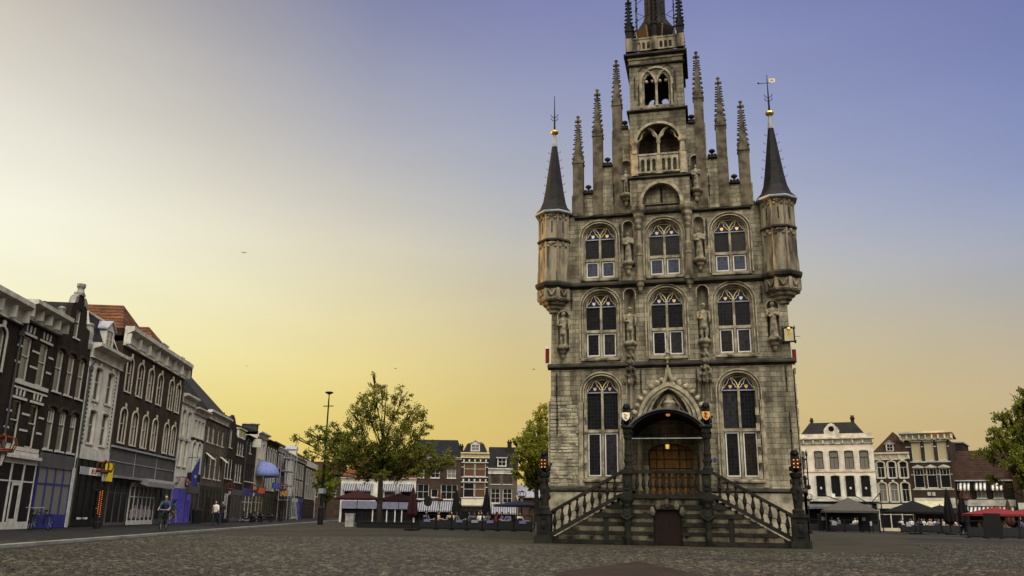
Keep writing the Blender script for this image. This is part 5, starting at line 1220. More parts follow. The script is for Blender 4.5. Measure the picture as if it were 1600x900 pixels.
for w in ws: hwin(h, *w, style='g21', gl=GL_C)
M().add([(.1, -.15, 5.65), (6.3, -.15, 5.65), (6.3, 4.5, 9.3), (.1, 4.5, 9.3), (.1, 9, 5.65), (6.3, 9, 5.65)], [(0,1,2,3), (3,2,5,4), (0,3,4), (1,5,2), (0,4,5,1)]).out('roof', TILE2, h)
q = M(); q.tube([(.1, -.2, 5.62), (6.3, -.2, 5.62)], .08, 6); q.tube([(.1, -.2, 5.7), (.1, 4.5, 9.35)], .07, 6); q.tube([(6.25, -.2, 5.7), (6.25, 4.5, 9.35)], .07, 6); q.out('gutter', LEAD, h)
for x in xs: slanted_awning(h, x-.62, x+.62, 5.45, 4.75, .75, AWNK, .2)
q = M(); q.box(.0, 6.2, -.08, -.003, 2.85, 3.55); fa = q.out('fascia', CORN, h)
slanted_awning(h, -.1, 6.0, 2.75, 1.95, 1.6, AWNK, .12); shop(h, .2, 6.0, 2.6, SHOPD, n=5, fas=.2)
h = backhouse('dark flat roofed block behind the striped awning house', (29.2, 74), 13.3-34)
q = M(); q.box(0, 2.6, 0, 6, 0, 10.4); q.out('wall', BR_DK, h); q = M(); q.box(-.15, 2.75, -.15, 6, 10.4, 10.55); q.out('roof', LEAD, h); hwin(h, 1.3, 7.5, 1, 1.4, 0, y=-.11)
h = backhouse('dark house with white shopfront half hidden by the right hand tree', (33.75, 63.7), 13.3-34)
ws = [(1.5, 3.9, 1.2, 1.4, 0), (4, 3.9, 1.2, 1.4, 0)]
walls(h, 8, 6.2, 9, BR_DK, ws)
for w in ws: hwin(h, *w)
roof_ridge(h, 8, 9, 6.2, 3, TILE2); cornice(h, 0, 8, 6.0, .3, .3); chimney(h, .9, 4, 8.0, 10.3, .7, mt=BR_RD); shop(h, .2, 7.8, 3.2, SHOPW, n=5, fas=.7)
# background masses at the end of the street and behind the hall
for lab, (x, y), W_, H_, mt_, ang in (('distant pale house with brown roof closing the end of the shopping street', (-86.2, 133), 9, 9.3, BR_BN, 13.3), ('tall far house with slate roof behind the tree left of the hall', (-17.5, 90), 9, 11.5, BR_BN, 13.3), ('far red-brown house seen between the plane tree and the shopping street', (-77, 135), 16, 6.0, BR_RD, 13.3)):
    h = backhouse(lab, (x, y), ang); ws = [(1.4+2*i, z, 1.0, 1.5, 0) for i in range(4) for z in (H_-2.2, H_-4.8)]
    walls(h, W_, H_, 9, mt_, ws)
    for w in ws: hwin(h, *w)
    roof_ridge(h, W_, 9, H_, 3.0, TILE2 if 'slate' not in lab else TILEB, .5, .5); chimney(h, 1.2, 4.5, H_+2, H_+4, .6)
# ================================================================== GROUND
import numpy as np
def ray(px, py): return r2*((px-800)/1310.33)-u2*((py-450)/1310.33)+fw
def gp(px, py, z=0):                        # the spot of ground seen at a given place in the photograph
    a = ray(px, py); t = (z-CAM.z)/a.z; return CAM+a*t
def dp(px, depth, z=0):                     # the spot of ground in a given direction and distance
    a = ray(px, 805); p = CAM+a*(depth/a.dot(fw)); p.z = z; return p
def at(px, py, depth): a = ray(px, py); return CAM+a*(depth/a.dot(fw))
def ground_mat(name, c1, c2, c3, sc, bump=.8, zone=True, brickw=None):
    mt, t, b = mat_base(name); tcn = N('ShaderNodeTexCoord', t)
    wn = N('ShaderNodeTexNoise', t); wn.inputs['Scale'].default_value = .35; wn.inputs['Detail'].default_value = 3; t.links.new(tcn.outputs['Object'], wn.inputs['Vector'])
    vo = N('ShaderNodeTexVoronoi', t); vo.inputs['Scale'].default_value = sc; t.links.new(tcn.outputs['Object'], vo.inputs['Vector'])
    ve = N('ShaderNodeTexVoronoi', t); ve.feature = 'DISTANCE_TO_EDGE'; ve.inputs['Scale'].default_value = sc; t.links.new(tcn.outputs['Object'], ve.inputs['Vector'])
    sep = N('ShaderNodeSeparateColor', t); t.links.new(vo.outputs['Color'], sep.inputs[0])
    r_ = N('ShaderNodeValToRGB', t); ramp(r_, [(0, c1), (.6, c2), (1, c3)]); t.links.new(sep.outputs[0], r_.inputs[0])
    c_, _ = noise_mul(t, r_.outputs[0], .16, .45, tcn.outputs['Object'], 4)
    c_, _ = noise_mul(t, c_, 1.7, .3, tcn.outputs['Object'], 6)
    er = N('ShaderNodeMapRange', t); t.links.new(ve.outputs['Distance'], er.inputs['Value']); er.inputs['From Max'].default_value = .12; er.inputs['To Min'].default_value = .5
    mx = N('ShaderNodeMixRGB', t, blend_type='MULTIPLY'); mx.inputs[0].default_value = 1; t.links.new(c_, mx.inputs[1]); t.links.new(er.outputs[0], mx.inputs[2])
    t.links.new(mx.outputs[0], b.inputs['Base Color']); b.inputs['Roughness'].default_value = .7; b.inputs['Specular IOR Level'].default_value = .12
    bp = N('ShaderNodeBump', t); bp.inputs['Strength'].default_value = bump; bp.inputs['Distance'].default_value = .04
    t.links.new(er.outputs[0], bp.inputs['Height']); t.links.new(bp.outputs[0], b.inputs['Normal'])
    return mt
GR = ground_mat('square_setts', (.034,.029,.021), (.060,.051,.037), (.105,.09,.066), 10.5)
g_ = M(); g_.add([(-900,-700,0), (900,-700,0), (900,1100,0), (-900,1100,0)], [(0,1,2,3)]); gr = g_.out('ground', GR); tag(gr, None, None, kind='structure')
KD = 12.2
def rp(s, d, z): v_ = CAM+rd*s-rn*d; return (v_.x, v_.y, z)
pav = ground_mat('pavement_bricks', (.020,.018,.017), (.030,.027,.025), (.042,.038,.035), 6, .3)
s_ = M(); s_.add([rp(-70, KD+.32, .105), rp(190, KD+.32, .105), rp(190, 24, GZ), rp(-70, 24, GZ)], [(0,1,2,3)]); tag(s_.out('pavement', pav), None, None, kind='structure')
k_ = M(); nk = 130
for i in range(nk):
    a, b = -70+2*i, -70+2*i+1.985
    k_.add([rp(a, KD, -.02), rp(b, KD, -.02), rp(b, KD+.3, -.02), rp(a, KD+.3, -.02), rp(a, KD+.02, .10), rp(b, KD+.02, .10), rp(b, KD+.3, .11), rp(a, KD+.3, .11)],
           [(0,3,2,1), (4,5,6,7), (0,1,5,4), (1,2,6,5), (2,3,7,6), (3,0,4,7)])
tag(k_.out('kerb', mat('kerb_stone', (.20,.19,.17), .8, dirt=.4, ds=1)), None, None, kind='structure')
q = M(); q.add([rp(-70, KD-.62, .006), rp(190, KD-.62, .006), rp(190, KD, .006), rp(-70, KD, .006)], [(0,1,2,3)]); tag(q.out('gutter_strip', mat('gutter_dark', (.022,.021,.02), .6, dirt=.4)), None, None, kind='structure')
# smooth brick apron round the hall and a paler diagonal strip
AP = brick('apron_brick', (.066,.057,.038), (.052,.045,.030), (.026,.022,.016), .21, .07, .008, dirt=.4, ds=.5, bump=.3)
def flatbrick(mt):
    t = mt.node_tree
    for n in t.nodes:
        if n.type == 'SEPXYZ':
            for l in list(t.links):
                if l.from_node == n and l.from_socket.name == 'Z': to = l.to_socket; t.links.remove(l); t.links.new(n.outputs['Y'], to)
            for l in list(t.links):
                if l.from_node == n and l.from_socket.name == 'Y' and l.to_node.type == 'MATH': t.links.remove(l)
flatbrick(AP)
apron = [(-9, -6.4), (9.5, -7.2), (15, 30), (-14, 30)]
q = M(); q.add([(x, y, .004) for x, y in apron], [(0,1,2,3)]); tag(q.out('hall_apron', AP), None, None, kind='structure')
RDB = brick('red_paving', (.040,.027,.023), (.034,.024,.021), (.02,.016,.014), .21, .10, .008, dirt=.3, ds=.8, bump=.3); flatbrick(RDB)
P1 = [gp(1000, 878.5), gp(868, 897), gp(905, 940), gp(1120, 940), gp(1095, 901)]
q = M(); q.add([(p.x, p.y, .030) for p in P1]+[(p.x, p.y, -.02) for p in P1], [(0,1,2,3,4)]+[(i, (i+1) % 5, 5+(i+1) % 5, 5+i) for i in range(5)]); tag(q.out('red_paving', RDB), None, None, kind='structure')
# real setts near the viewer
def in_poly(x, y, P):
    c = False; n = len(P)
    for i in range(n):
        (x1, y1), (x2, y2) = P[i], P[(i+1) % n]
        if (y1 > y) != (y2 > y) and x < (x2-x1)*(y-y1)/(y2-y1)+x1: c = not c
    return c
rs = np.random.RandomState(4); V_ = []; F_ = []
P1xy = [(p.x, p.y) for p in P1]; fx, fy = math.sin(YAW), math.cos(YAW)
yy = 12.5; nb = 0; ang = R(9); ca, sa = math.cos(ang), math.sin(ang)
while yy < 43:
    rowh = .095+.018*rs.rand(); lim = .70*yy+2.5; xx = -lim+rs.rand()*.15
    while xx < lim:
        l = .105+.07*rs.rand()
        lx, ly = xx+l/2, yy+rowh/2
        u, w = lx*ca-ly*sa*0.0, ly+lx*math.tan(ang)*.35
        wx, wy = CAM.x+u*fy+w*fx, CAM.y-u*fx+w*fy
        dd = -((wx-CAM.x)*rn.x+(wy-CAM.y)*rn.y)
        if dd < KD-.75 and not in_poly(wx, wy, P1xy) and not in_poly(wx, wy, apron) and rs.rand() < .985:
            hh = .022+.016*rs.rand(); a, b = l/2-.006, rowh/2-.006; a2, b2 = a-.016, b-.016; t1, t2 = (rs.rand(2)-.5)*.014
            tx, ty = fy*1+fx*math.tan(ang)*.35, -fx*1+fy*math.tan(ang)*.35; nn = math.hypot(tx, ty); tx /= nn; ty /= nn; n1, n2 = -ty, tx
            base = len(V_)
            for (p, q_, z) in ((-a,-b,-.01), (a,-b,-.01), (a,b,-.01), (-a,b,-.01), (-a2,-b2,hh-t1-t2), (a2,-b2,hh+t1-t2), (a2,b2,hh+t1+t2), (-a2,b2,hh-t1+t2)):
                V_.append((wx+tx*p+n1*q_, wy+ty*p+n2*q_, z))
            F_ += [(base+4, base+5, base+6, base+7), (base, base+1, base+5, base+4), (base+1, base+2, base+6, base+5), (base+2, base+3, base+7, base+6), (base+3, base, base+4, base+7)]
        xx += l
    yy += rowh
mt, t, b = mat_base('granite_setts'); geo = N('ShaderNodeNewGeometry', t); r_ = N('ShaderNodeValToRGB', t)
ramp(r_, [(0, (.018,.015,.011)), (.4, (.036,.031,.022)), (.75, (.058,.049,.035)), (1, (.13,.112,.082))]); t.links.new(geo.outputs['Random Per Island'], r_.inputs[0])
tcn = N('ShaderNodeTexCoord', t); c_, _ = noise_mul(t, r_.outputs[0], .22, .32, tcn.outputs['Object'], 4); c_, _ = noise_mul(t, c_, 30, .35, tcn.outputs['Object'], 3)
t.links.new(c_, b.inputs['Base Color']); b.inputs['Roughness'].default_value = .6; b.inputs['Specular IOR Level'].default_value = .2
me = bpy.data.meshes.new('cobblestones'); me.from_pydata(V_, [], F_); me.materials.append(mt); o = bpy.data.objects.new('cobblestones', me); COL.objects.link(o); tag(o, None, None, kind='structure')
# ================================================================== TREES
def leaf_mat(name, c1, c2, tr=.48):
    mt, t, b = mat_base(name); geo = N('ShaderNodeNewGeometry', t); r_ = N('ShaderNodeValToRGB', t); ramp(r_, [(0, c1), (1, c2)]); t.links.new(geo.outputs['Random Per Island'], r_.inputs[0])
    t.links.new(r_.outputs[0], b.inputs['Base Color']); b.inputs['Roughness'].default_value = .55; b.inputs['Specular IOR Level'].default_value = .25
    tl = N('ShaderNodeBsdfTranslucent', t); t.links.new(r_.outputs[0], tl.inputs[0]); ms = N('ShaderNodeMixShader', t); ms.inputs[0].default_value = tr
    t.links.new(b.outputs[0], ms.inputs[1]); t.links.new(tl.outputs[0], ms.inputs[2]); t.links.new(ms.outputs[0], t.nodes['Material Output'].inputs[0]); return mt
BARK = mat('bark', (.045,.035,.026), .9, dirt=.5, ds=5, bump=.6, bs=20)
def tree(label, base, depth, clumps, lmat, trunk_r, n_per, leaf=.3, seed=1, fork=.35, grp=None, ydepth=.8):
    """clumps: (px, py, r_px, density) read off the photograph, given real depth round the trunk"""
    rt_ = random.Random(seed); base = Vector((base.x, base.y, 0)); t = thing('tree', label, 'tree', base, 0, grp)
    mpp = depth/1310.33; tr = M(); lv = []; lf = []
    C_ = []
    for px, py, r, dn in clumps:
        p = at(px, py, depth)-base; R_ = r*mpp
        off = rt_.uniform(-1, 1)*ydepth*3.2; dirn = Vector((fw.x, fw.y, 0)).normalized()
        C_.append((p+dirn*off, R_, dn))
    top = max(c[0].z for c in C_); zf = top*fork
    lean = Vector((C_[0][0].x*.1, 0, 0))
    spine = [Vector((0, 0, -.1)), Vector((.03, 0, zf*.5)), Vector((-.04, .03, zf))]
    tc_ = sum((c[0] for c in C_), Vector())/len(C_)
    up_ = [Vector((-.04, .03, zf)), Vector((tc_.x*.2, 0, zf+(top-zf)*.4)), Vector((tc_.x*.3+.1, .1, top-.3))]
    tr.tube([spine[0], spine[0]+Vector((0,0,.3)), spine[1], spine[2]], trunk_r*1.25, 10, trunk_r*.8); tr.tube(up_, trunk_r*.7, 8, .03)
    for p, R_, dn in C_:
        z0 = min(max(zf*.9, p.z*.62), top*.8); u = min(1, max(0, (z0-zf)/(top-zf))); st = Vector((tc_.x*.3*u, 0, z0)) if z0 > zf else Vector((-.04, .03, z0))
        mid = st.lerp(p, .5)+Vector((rt_.uniform(-.3,.3), rt_.uniform(-.3,.3), -.25*R_)); tr.tube([st, mid, p], trunk_r*.24, 6, .025)
        for k in range(5):
            d = Vector((rt_.gauss(0,1), rt_.gauss(0,1), rt_.gauss(.3,.8))).normalized()*R_*.95; tr.tube([mid.lerp(p, .6), p+d*.5, p+d], .045, 4, .012)
        # leafy sprays inside the clump
        nsp = max(5, int(11*dn*R_**1.3)); sprays = [(mid.lerp(p, u_)+Vector((rt_.gauss(0,.2), rt_.gauss(0,.2), rt_.gauss(.1,.2)))*R_, R_*.28) for u_ in (.35, .6, .8)]
        for k in range(nsp):
            d = Vector((rt_.gauss(0,1), rt_.gauss(0,1), rt_.gauss(0,1))).normalized()*(R_*rt_.random()**.45); sprays.append((p+d, R_*rt_.uniform(.22, .42)))
        nl = int(n_per*dn*R_*R_*2.6)
        for k in range(nl):
            sp_, sr = sprays[rt_.randrange(len(sprays))]
            q = sp_+Vector((rt_.gauss(0,.55), rt_.gauss(0,.55), rt_.gauss(0,.45)))*sr
            a = Vector((rt_.gauss(0,1), rt_.gauss(0,1), rt_.gauss(0,.6))).normalized(); b_ = a.orthogonal().normalized(); b_.rotate(Matrix.Rotation(rt_.uniform(0, 6.28), 3, a))
            L = leaf*rt_.uniform(.6, 1.25); c_ = a.cross(b_); n0 = len(lv)
            lv.extend([q, q+b_*L*.5+c_*L*.34, q+b_*L, q+b_*L*.5-c_*L*.34+a*L*.12]); lf.append((n0, n0+1, n0+2)); lf.append((n0, n0+2, n0+3))
    tr.out('trunk', BARK, t, smooth=True); me = bpy.data.meshes.new('crown'); me.from_pydata(lv, [], lf); me.materials.append(lmat)
    o = bpy.data.objects.new('crown', me); COL.objects.link(o); o.parent = t
    return t
LF1 = leaf_mat('plane_leaves', (.058,.074,.010), (.215,.215,.026)); LF2 = leaf_mat('yellow_green_leaves', (.15,.17,.015), (.38,.37,.045)); LF3 = leaf_mat('green_leaves', (.09,.11,.013), (.26,.26,.03))
tree('large plane tree with a wide dark lower crown on the square', dp(592, 84), 84,
     [(587,590,7,.35), (580,608,11,.5), (600,608,14,.6), (565,625,15,.6), (618,614,13,.55), (635,622,12,.55), (590,628,20,.6), (612,640,22,.6), (555,645,16,.7), (580,650,20,.6), (640,640,16,.7), (655,650,17,.8), (662,668,13,.8),
      (565,670,20,.7), (600,672,24,.6), (635,672,20,.8), (652,685,16,.8), (540,660,12,.7), (522,668,14,.7), (498,670,13,.8), (482,676,12,.8), (475,690,10,.8), (505,688,17,1.0), (530,690,20,1.0), (555,695,20,1.1),
      (495,708,15,.9), (520,715,20,1.1), (548,718,24,1.4), (580,706,24,1.3), (580,728,22,1.4), (610,706,24,1.4), (612,728,22,1.4), (640,708,22,1.4), (642,728,20,1.3), (668,706,18,1.3), (672,724,18,1.3), (695,714,16,1.2), (705,724,11,1.1), (655,740,12,1.0), (600,744,12,1.0), (560,738,14,1.0), (508,728,13,.8), (518,742,8,.7)],
     LF1, .30, 235, .205, 3, .36)
tree('yellow-green tree close behind the left side of the town hall', dp(838, 72), 72,
     [(842,652,13,.7), (828,668,13,.7), (850,670,16,.9), (812,684,9,.6), (832,690,17,1.0), (852,698,18,1.1), (818,704,12,.9), (838,716,20,1.2), (822,728,14,1.1), (850,734,18,1.2), (832,748,16,1.1), (868,690,18,1.0), (866,730,18,1.0), (804,692,6,.5), (808,715,12,.8), (806,738,10,.8), (845,655,16,.9), (845,712,22,1.1), (828,700,20,1.0), (840,750,18,1.1)],
     LF2, .22, 400, .21, 5, .42)
tree('broad green tree at the right edge of the picture', dp(1618, 52), 52,
     [(1592,616,13,.7), (1612,620,18,.8), (1580,630,11,.6), (1572,648,12,.7), (1594,645,17,.8), (1564,652,9,.6), (1612,655,24,.9), (1586,668,18,.9), (1560,672,11,.7), (1546,684,11,.7), (1570,690,20,1.0), (1596,695,24,1.1), (1543,696,11,.7), (1554,706,16,1.0), (1578,716,22,1.1), (1605,720,26,1.1), (1560,730,16,1.0), (1585,740,19,1.1), (1612,745,24,1.0), (1568,748,12,.8), (1630,680,28,1.0), (1640,720,28,1.0)],
     LF3, .13, 560, .165, 8, .3, ydepth=.5)
tree('small dark green tree at the end of the shopping street', dp(508, 135), 135,
     [(500,740,12,1.0), (515,742,10,1.0), (508,752,13,1.1), (498,760,11,1.0), (518,762,10,1.0), (508,772,12,1.0), (525,752,8,.8)], LF1, .2, 110, .45, 9, .35)
# ================================================================== STREET FURNITURE
RUST = mat('crown_red_brown', (.11,.030,.011), .5, dirt=.3, ds=8); LGL = mat('lamp_glass', (.45,.43,.38), .2, dirt=.1, spec=.5)
def crown_lamp(label, loc, glow=False, sc=1.0):
    t = thing('street_lamp', label, 'street lamp', loc, random.uniform(0, 1), 'street lamps with iron crowns'); t.scale = (sc,)*3
    p = M(); p.lathe([(.20, 0), (.20, .35), (.13, .42), (.12, .8), (.07, .9), (.055, 2.3), (.045, 2.55), (.09, 2.62), (.05, 2.68)], 0, 0, 10); p.tube([(-.3, 0, 2.35), (.3, 0, 2.35)], .022, 5); p.out('post', BLACK, t)
    l = M(); l.lathe([(.10, 2.68), (.20, 3.12)], 0, 0, 6); lo_ = l.out('lantern', LGL, t)
    f = M()
    for i in range(6): a = i*math.pi/3; f.tube([(.10*math.cos(a), .10*math.sin(a), 2.68), (.205*math.cos(a), .205*math.sin(a), 3.13)], .014, 4)
    f.lathe([(.24, 3.12), (.22, 3.17), (.06, 3.3), (.02, 3.38)], 0, 0, 6); f.out('lantern_frame', BLACK, lo_)
    c = M()
    for z in (3.22, 3.29):
        ring = [(.40*math.cos(a*math.pi/8), .40*math.sin(a*math.pi/8), z) for a in range(17)]; c.tube(ring, .032, 5)
    for i in range(8):
        a = i*math.pi/4; c.tube([(.40*math.cos(a), .40*math.sin(a), 3.28), (.50*math.cos(a), .50*math.sin(a), 3.52), (.42*math.cos(a), .42*math.sin(a), 3.74), (.15*math.cos(a), .15*math.sin(a), 3.80), (0, 0, 3.70)], .026, 5)
    c.ball((0, 0, 3.84), .08); c.out('crown', RUST, t)
    if glow:
        g = M()
        for i in range(26): g.ball((.09*(1 if i % 2 else -.4), -.09, .62+.06*i), .022, 1, 1, 1.2, 6, 4)
        g.out('light_string', mat('string_orange', (1,.25,.04), .5, dirt=0, emit=.7, ecol=(1,.2,.02)), t)
    return t
crown_lamp('crowned street lamp with an orange light string in front of the yellow panel', gp(151, 826, .14), True, .95)
crown_lamp('crowned street lamp cut off by the left edge of the picture', gp(-20, 839, .14), False, .95)
crown_lamp('crowned street lamp in front of the grey shop awning next to the cyclist', gp(263, 818, .14), False, .98)
crown_lamp('crowned street lamp between the grey-brown house and the black gabled house', gp(354, 817, .14), False, .92)
crown_lamp('crowned street lamp beside the parked scooters', gp(392, 816, .13), False, .95)
crown_lamp('crowned street lamp in front of the scaffold tower', gp(438, 815, .12), False, 1.1)
crown_lamp('crowned street lamp by the striped awning of the left terrace', dp(686, 75), False, .75)
crown_lamp('crowned street lamp in front of the dark arcade', dp(815, 78), False, .88)
crown_lamp('crowned street lamp in front of the mansion, just right of the stair end post', dp(1264, 70), False, .85)
crown_lamp('crowned street lamp between the two closed black parasols on the right terrace', dp(1512, 72), False, .95)
pt = thing('light_mast', 'very tall black light mast standing in front of the plane tree', 'light mast', gp(500, 820, 0))
q = M(); q.lathe([(.28, 0), (.28, 1.6), (.16, 1.8), (.14, 6), (.09, 6.2), (.075, 12.4)], 0, 0, 10); q.out('mast', BLACK, pt)
q = M(); q.lathe([(.12, 12.9), (.42, 13.05), (.40, 13.15), (.1, 13.2)], 0, 0, 12); q.tube([(0,0,12.4), (0,0,12.9)], .06, 6); q.out('lamp_head', BLACK, pt)
q = M(); q.tube([(-.55, 0, 11.7), (.55, 0, 11.7)], .05, 6); q.out('cross_arm', BLACK, pt); q = M(); q.box(-.28, .28, -.3, .3, 3.0, 3.5); q.out('cabinet', LEAD, pt)
# flag, round sign
fl = thing('banner_flag', 'dark blue pointed flag with pale oval hanging over the bright blue shop doors', 'flag', rowpt(76.0, 19.0, 3.0), ROWRZ)
q = M(); q.prism([(-1.6, 1.35), (.45, 2.6), (.3, .2), (-1.5, .15)], -.02, .02); q.out('cloth', mat('flag_blue', (.035,.045,.22), .7, dirt=.25, ds=2), fl)
q = M(); q.ball((-.5, -.03, .95), .28, 1.5, .1, .5, 12, 6); q.out('emblem', mat('flag_pale', (.30,.36,.55), .6), fl); q = M(); q.tube([(.6, 1.0, 2.6), (.42, -.02, 2.65), (.3, -.02, .1)], .03, 5); q.out('pole', BLACK, fl)
rs_ = thing('round_sign', 'small round dark red shop sign beside the blue flag', 'sign', rowpt(74.2, 19.3, 3.45), ROWRZ)
q = M(); q.prism([(.42*math.cos(a*math.pi/10), .42*math.sin(a*math.pi/10)) for a in range(20)], -.05, .05); q.out('disc', mat('sign_dark_red', (.10,.015,.02), .5), rs_)
q = M()
for a in range(4): q.ball((.2*math.cos(a*1.57+.78), -.06, .2*math.sin(a*1.57+.78)), .12, 1, .2, 1, 8, 4)
q.out('emblem', mat('sign_pink', (.5,.3,.28), .5), rs_); q = M(); q.tube([(0, .05, .4), (0, .6, .45)], .03, 5); q.out('bracket', BLACK, rs_)
for lab, s_, dd, z, w, hh, col in (('small orange-red hanging sign beside the dome awning', 106.5, 18.9, 3.3, .9, .7, (.32,.07,.02)), ('small orange shop sign in front of the scaffold tower', 122.5, 18.7, 3.3, 1.1, .8, (.38,.15,.02)), ('small blue shop sign beyond the dome awning', 117.5, 18.9, 4.2, 1.2, .7, (.05,.07,.30)), ('pale square sign high on the dark house before the dome awning', 104.5, 19.6, 8.6, 1.2, 1.0, (.5,.48,.42))):
    t = thing('shop_sign', lab, 'sign', rowpt(s_, dd, z), ROWRZ-.9)
    q = M(); q.box(-w/2, w/2, -.04, .04, 0, hh); q.out('panel', mat('sign_colour', col, .5, dirt=.3, ds=6), t); q = M(); q.prism(rect(-w/2-.03, w/2+.03, -.03, hh+.03), -.05, .05, [rect(-w/2+.001, w/2-.001, .001, hh-.001)]); q.tube([(w/2, 0, hh*.8), (w/2+.5, .3, hh*.8)], .03, 5); q.out('bracket', BLACK, t)
# bicycles, scooters
TYRE = mat('rubber', (.012,.012,.012), .8, dirt=0); SKIN = mat('skin', (.36,.22,.15), .6, dirt=.1); HAIR = mat('dark_hair', (.02,.014,.01), .6, dirt=.2)
def ring(mb, cx, cz, r, th, n=18, y=0): mb.tube([(cx+r*math.cos(2*math.pi*i/n), y, cz+r*math.sin(2*math.pi*i/n)) for i in range(n+1)], th, 6)
def bicycle(label, loc, rz, grp='parked bicycles and the cyclist\'s bicycle'):
    t = thing('bicycle', label, 'bicycle', loc, rz, grp)
    for x in (-.53, .53):
        w = M(); ring(w, x, .35, .33, .022); wo_ = w.out('wheel', TYRE, t); s = M()
        for k in range(8): a = k*math.pi/4; s.tube([(x, 0, .35), (x+.32*math.cos(a), 0, .35+.32*math.sin(a))], .006, 3)
        s.out('spokes', LEAD, wo_)
    f = M()
    for a, b in (((-.53,0,.35), (-.12,0,.33)), ((-.12,0,.33), (-.22,0,.88)), ((-.12,0,.33), (.36,0,.78)), ((-.2,0,.78), (.36,0,.86)), ((.53,0,.35), (.34,0,.98)), ((-.53,0,.35), (-.2,0,.75))): f.tube([a, b], .02, 6)
    f.box(-.75, -.3, -.06, .06, .73, .76); f.out('frame', BLACK, t)
    h_ = M(); h_.tube([(.2, -.28, 1.05), (.34, -.2, 1.08), (.36, 0, 1.05), (.34, .2, 1.08), (.2, .28, 1.05)], .016, 5); h_.out('handlebar', LEAD, t)
    s = M(); s.ball((-.24, 0, .92), .13, 1, .6, .35, 8, 5); s.out('saddle', TYRE, t)
    return t
bk1 = bicycle('dark bicycle parked in front of the blue shop doors of the stepped gable house', gp(46, 829, .14), ROWRZ+.5)
dup(bk1, gp(62, 828, .14), ROWRZ+1.1, 'second dark bicycle parked beside the blue shop doors at far left')
def scooter(label, loc, rz):
    t = thing('scooter', label, 'scooter', loc, rz, 'motor scooters parked along the row')
    for x in (-.6, .62):
        w = M(); ring(w, x, .27, .2, .075, 14); w.out('wheel', TYRE, t)
    organic('body', [('c', (-.75, 0, .62), (-.15, 0, .55), .17, .16), ('c', (-.1, 0, .33), (.3, 0, .33), .11, .1), ('c', (.36, 0, .35), (.48, 0, .92), .14, .12), ('e', (.62, 0, .5), (.16, .1, .1)), ('e', (.48, 0, 1.0), (.14, .13, .1))], mat('scooter_black', (.03,.03,.035), .3, dirt=.1) if 'scooter_black' not in bpy.data.materials else bpy.data.materials['scooter_black'], t, .04, 2)
    s = M(); s.ball((-.42, 0, .80), .34, 1, .5, .3, 10, 6); s.out('seat', TYRE, t)
    h_ = M(); h_.tube([(.36, -.32, 1.08), (.45, 0, 1.03), (.36, .32, 1.08)], .02, 5); h_.tube([(.62, 0, .27), (.5, 0, .95)], .03, 5); h_.out('handlebar', BLACK, t)
    return t
sc1 = scooter('dark scooter nearest to the street lamp in the row of parked scooters', gp(386, 816, .13), ROWRZ+1.0)
dup(sc1, gp(402, 816, .13), ROWRZ+.8, 'middle dark scooter of the parked group in front of the dome awning house'); dup(sc1, gp(414, 815.5, .12), ROWRZ+1.3, 'farthest dark scooter in front of the Gothic windowed house')
bn = thing('waste_bin', 'dark square litter bin beside the bright blue shop door', 'bin', gp(306, 818, .14), ROWRZ)
q = M(); q.lathe([(.36, 0), (.40, 1.0), (.40, 1.05)], 0, 0, 8, math.pi/8); q.out('body', BLACK, bn); q = M(); q.lathe([(.42, 1.05), (.36, 1.2), (.1, 1.25)], 0, 0, 8, math.pi/8); q.out('lid', SHOPD, bn)
# scaffold tower
sf = thing('scaffold_tower', 'pale metal scaffold tower with ladder against the row of houses', 'scaffold', rowpt(124, 18.3), ROWRZ)
q = M()
for x in (0, 3, 6):
    for y in (0, 1.3): q.tube([(x, y, 0), (x, y, 9.2)], .05, 5)
for z in (2.6, 4.6, 6.6, 8.4): q.box(0, 6, .0, 1.3, z, z+.09)
q.out('frame', LEAD, sf); q = M()
for i in range(24): z = .6+.35*i; q.tube([(0, -.05, z), (3, -.05, z)], .03, 4)
q.out('rungs', LEAD, sf)
q = M(); q.tube([(4.2, -.9, 0), (3.4, -.05, 4.6)], .05, 4); q.tube([(4.8, -.9, 0), (4.0, -.05, 4.6)], .05, 4)
for i in range(12): u = i/12; q.tube([(4.2-.8*u, -.9+.85*u, 4.6*u), (4.8-.8*u, -.9+.85*u, 4.6*u)], .025, 4)
q.out('ladder', LEAD, sf)
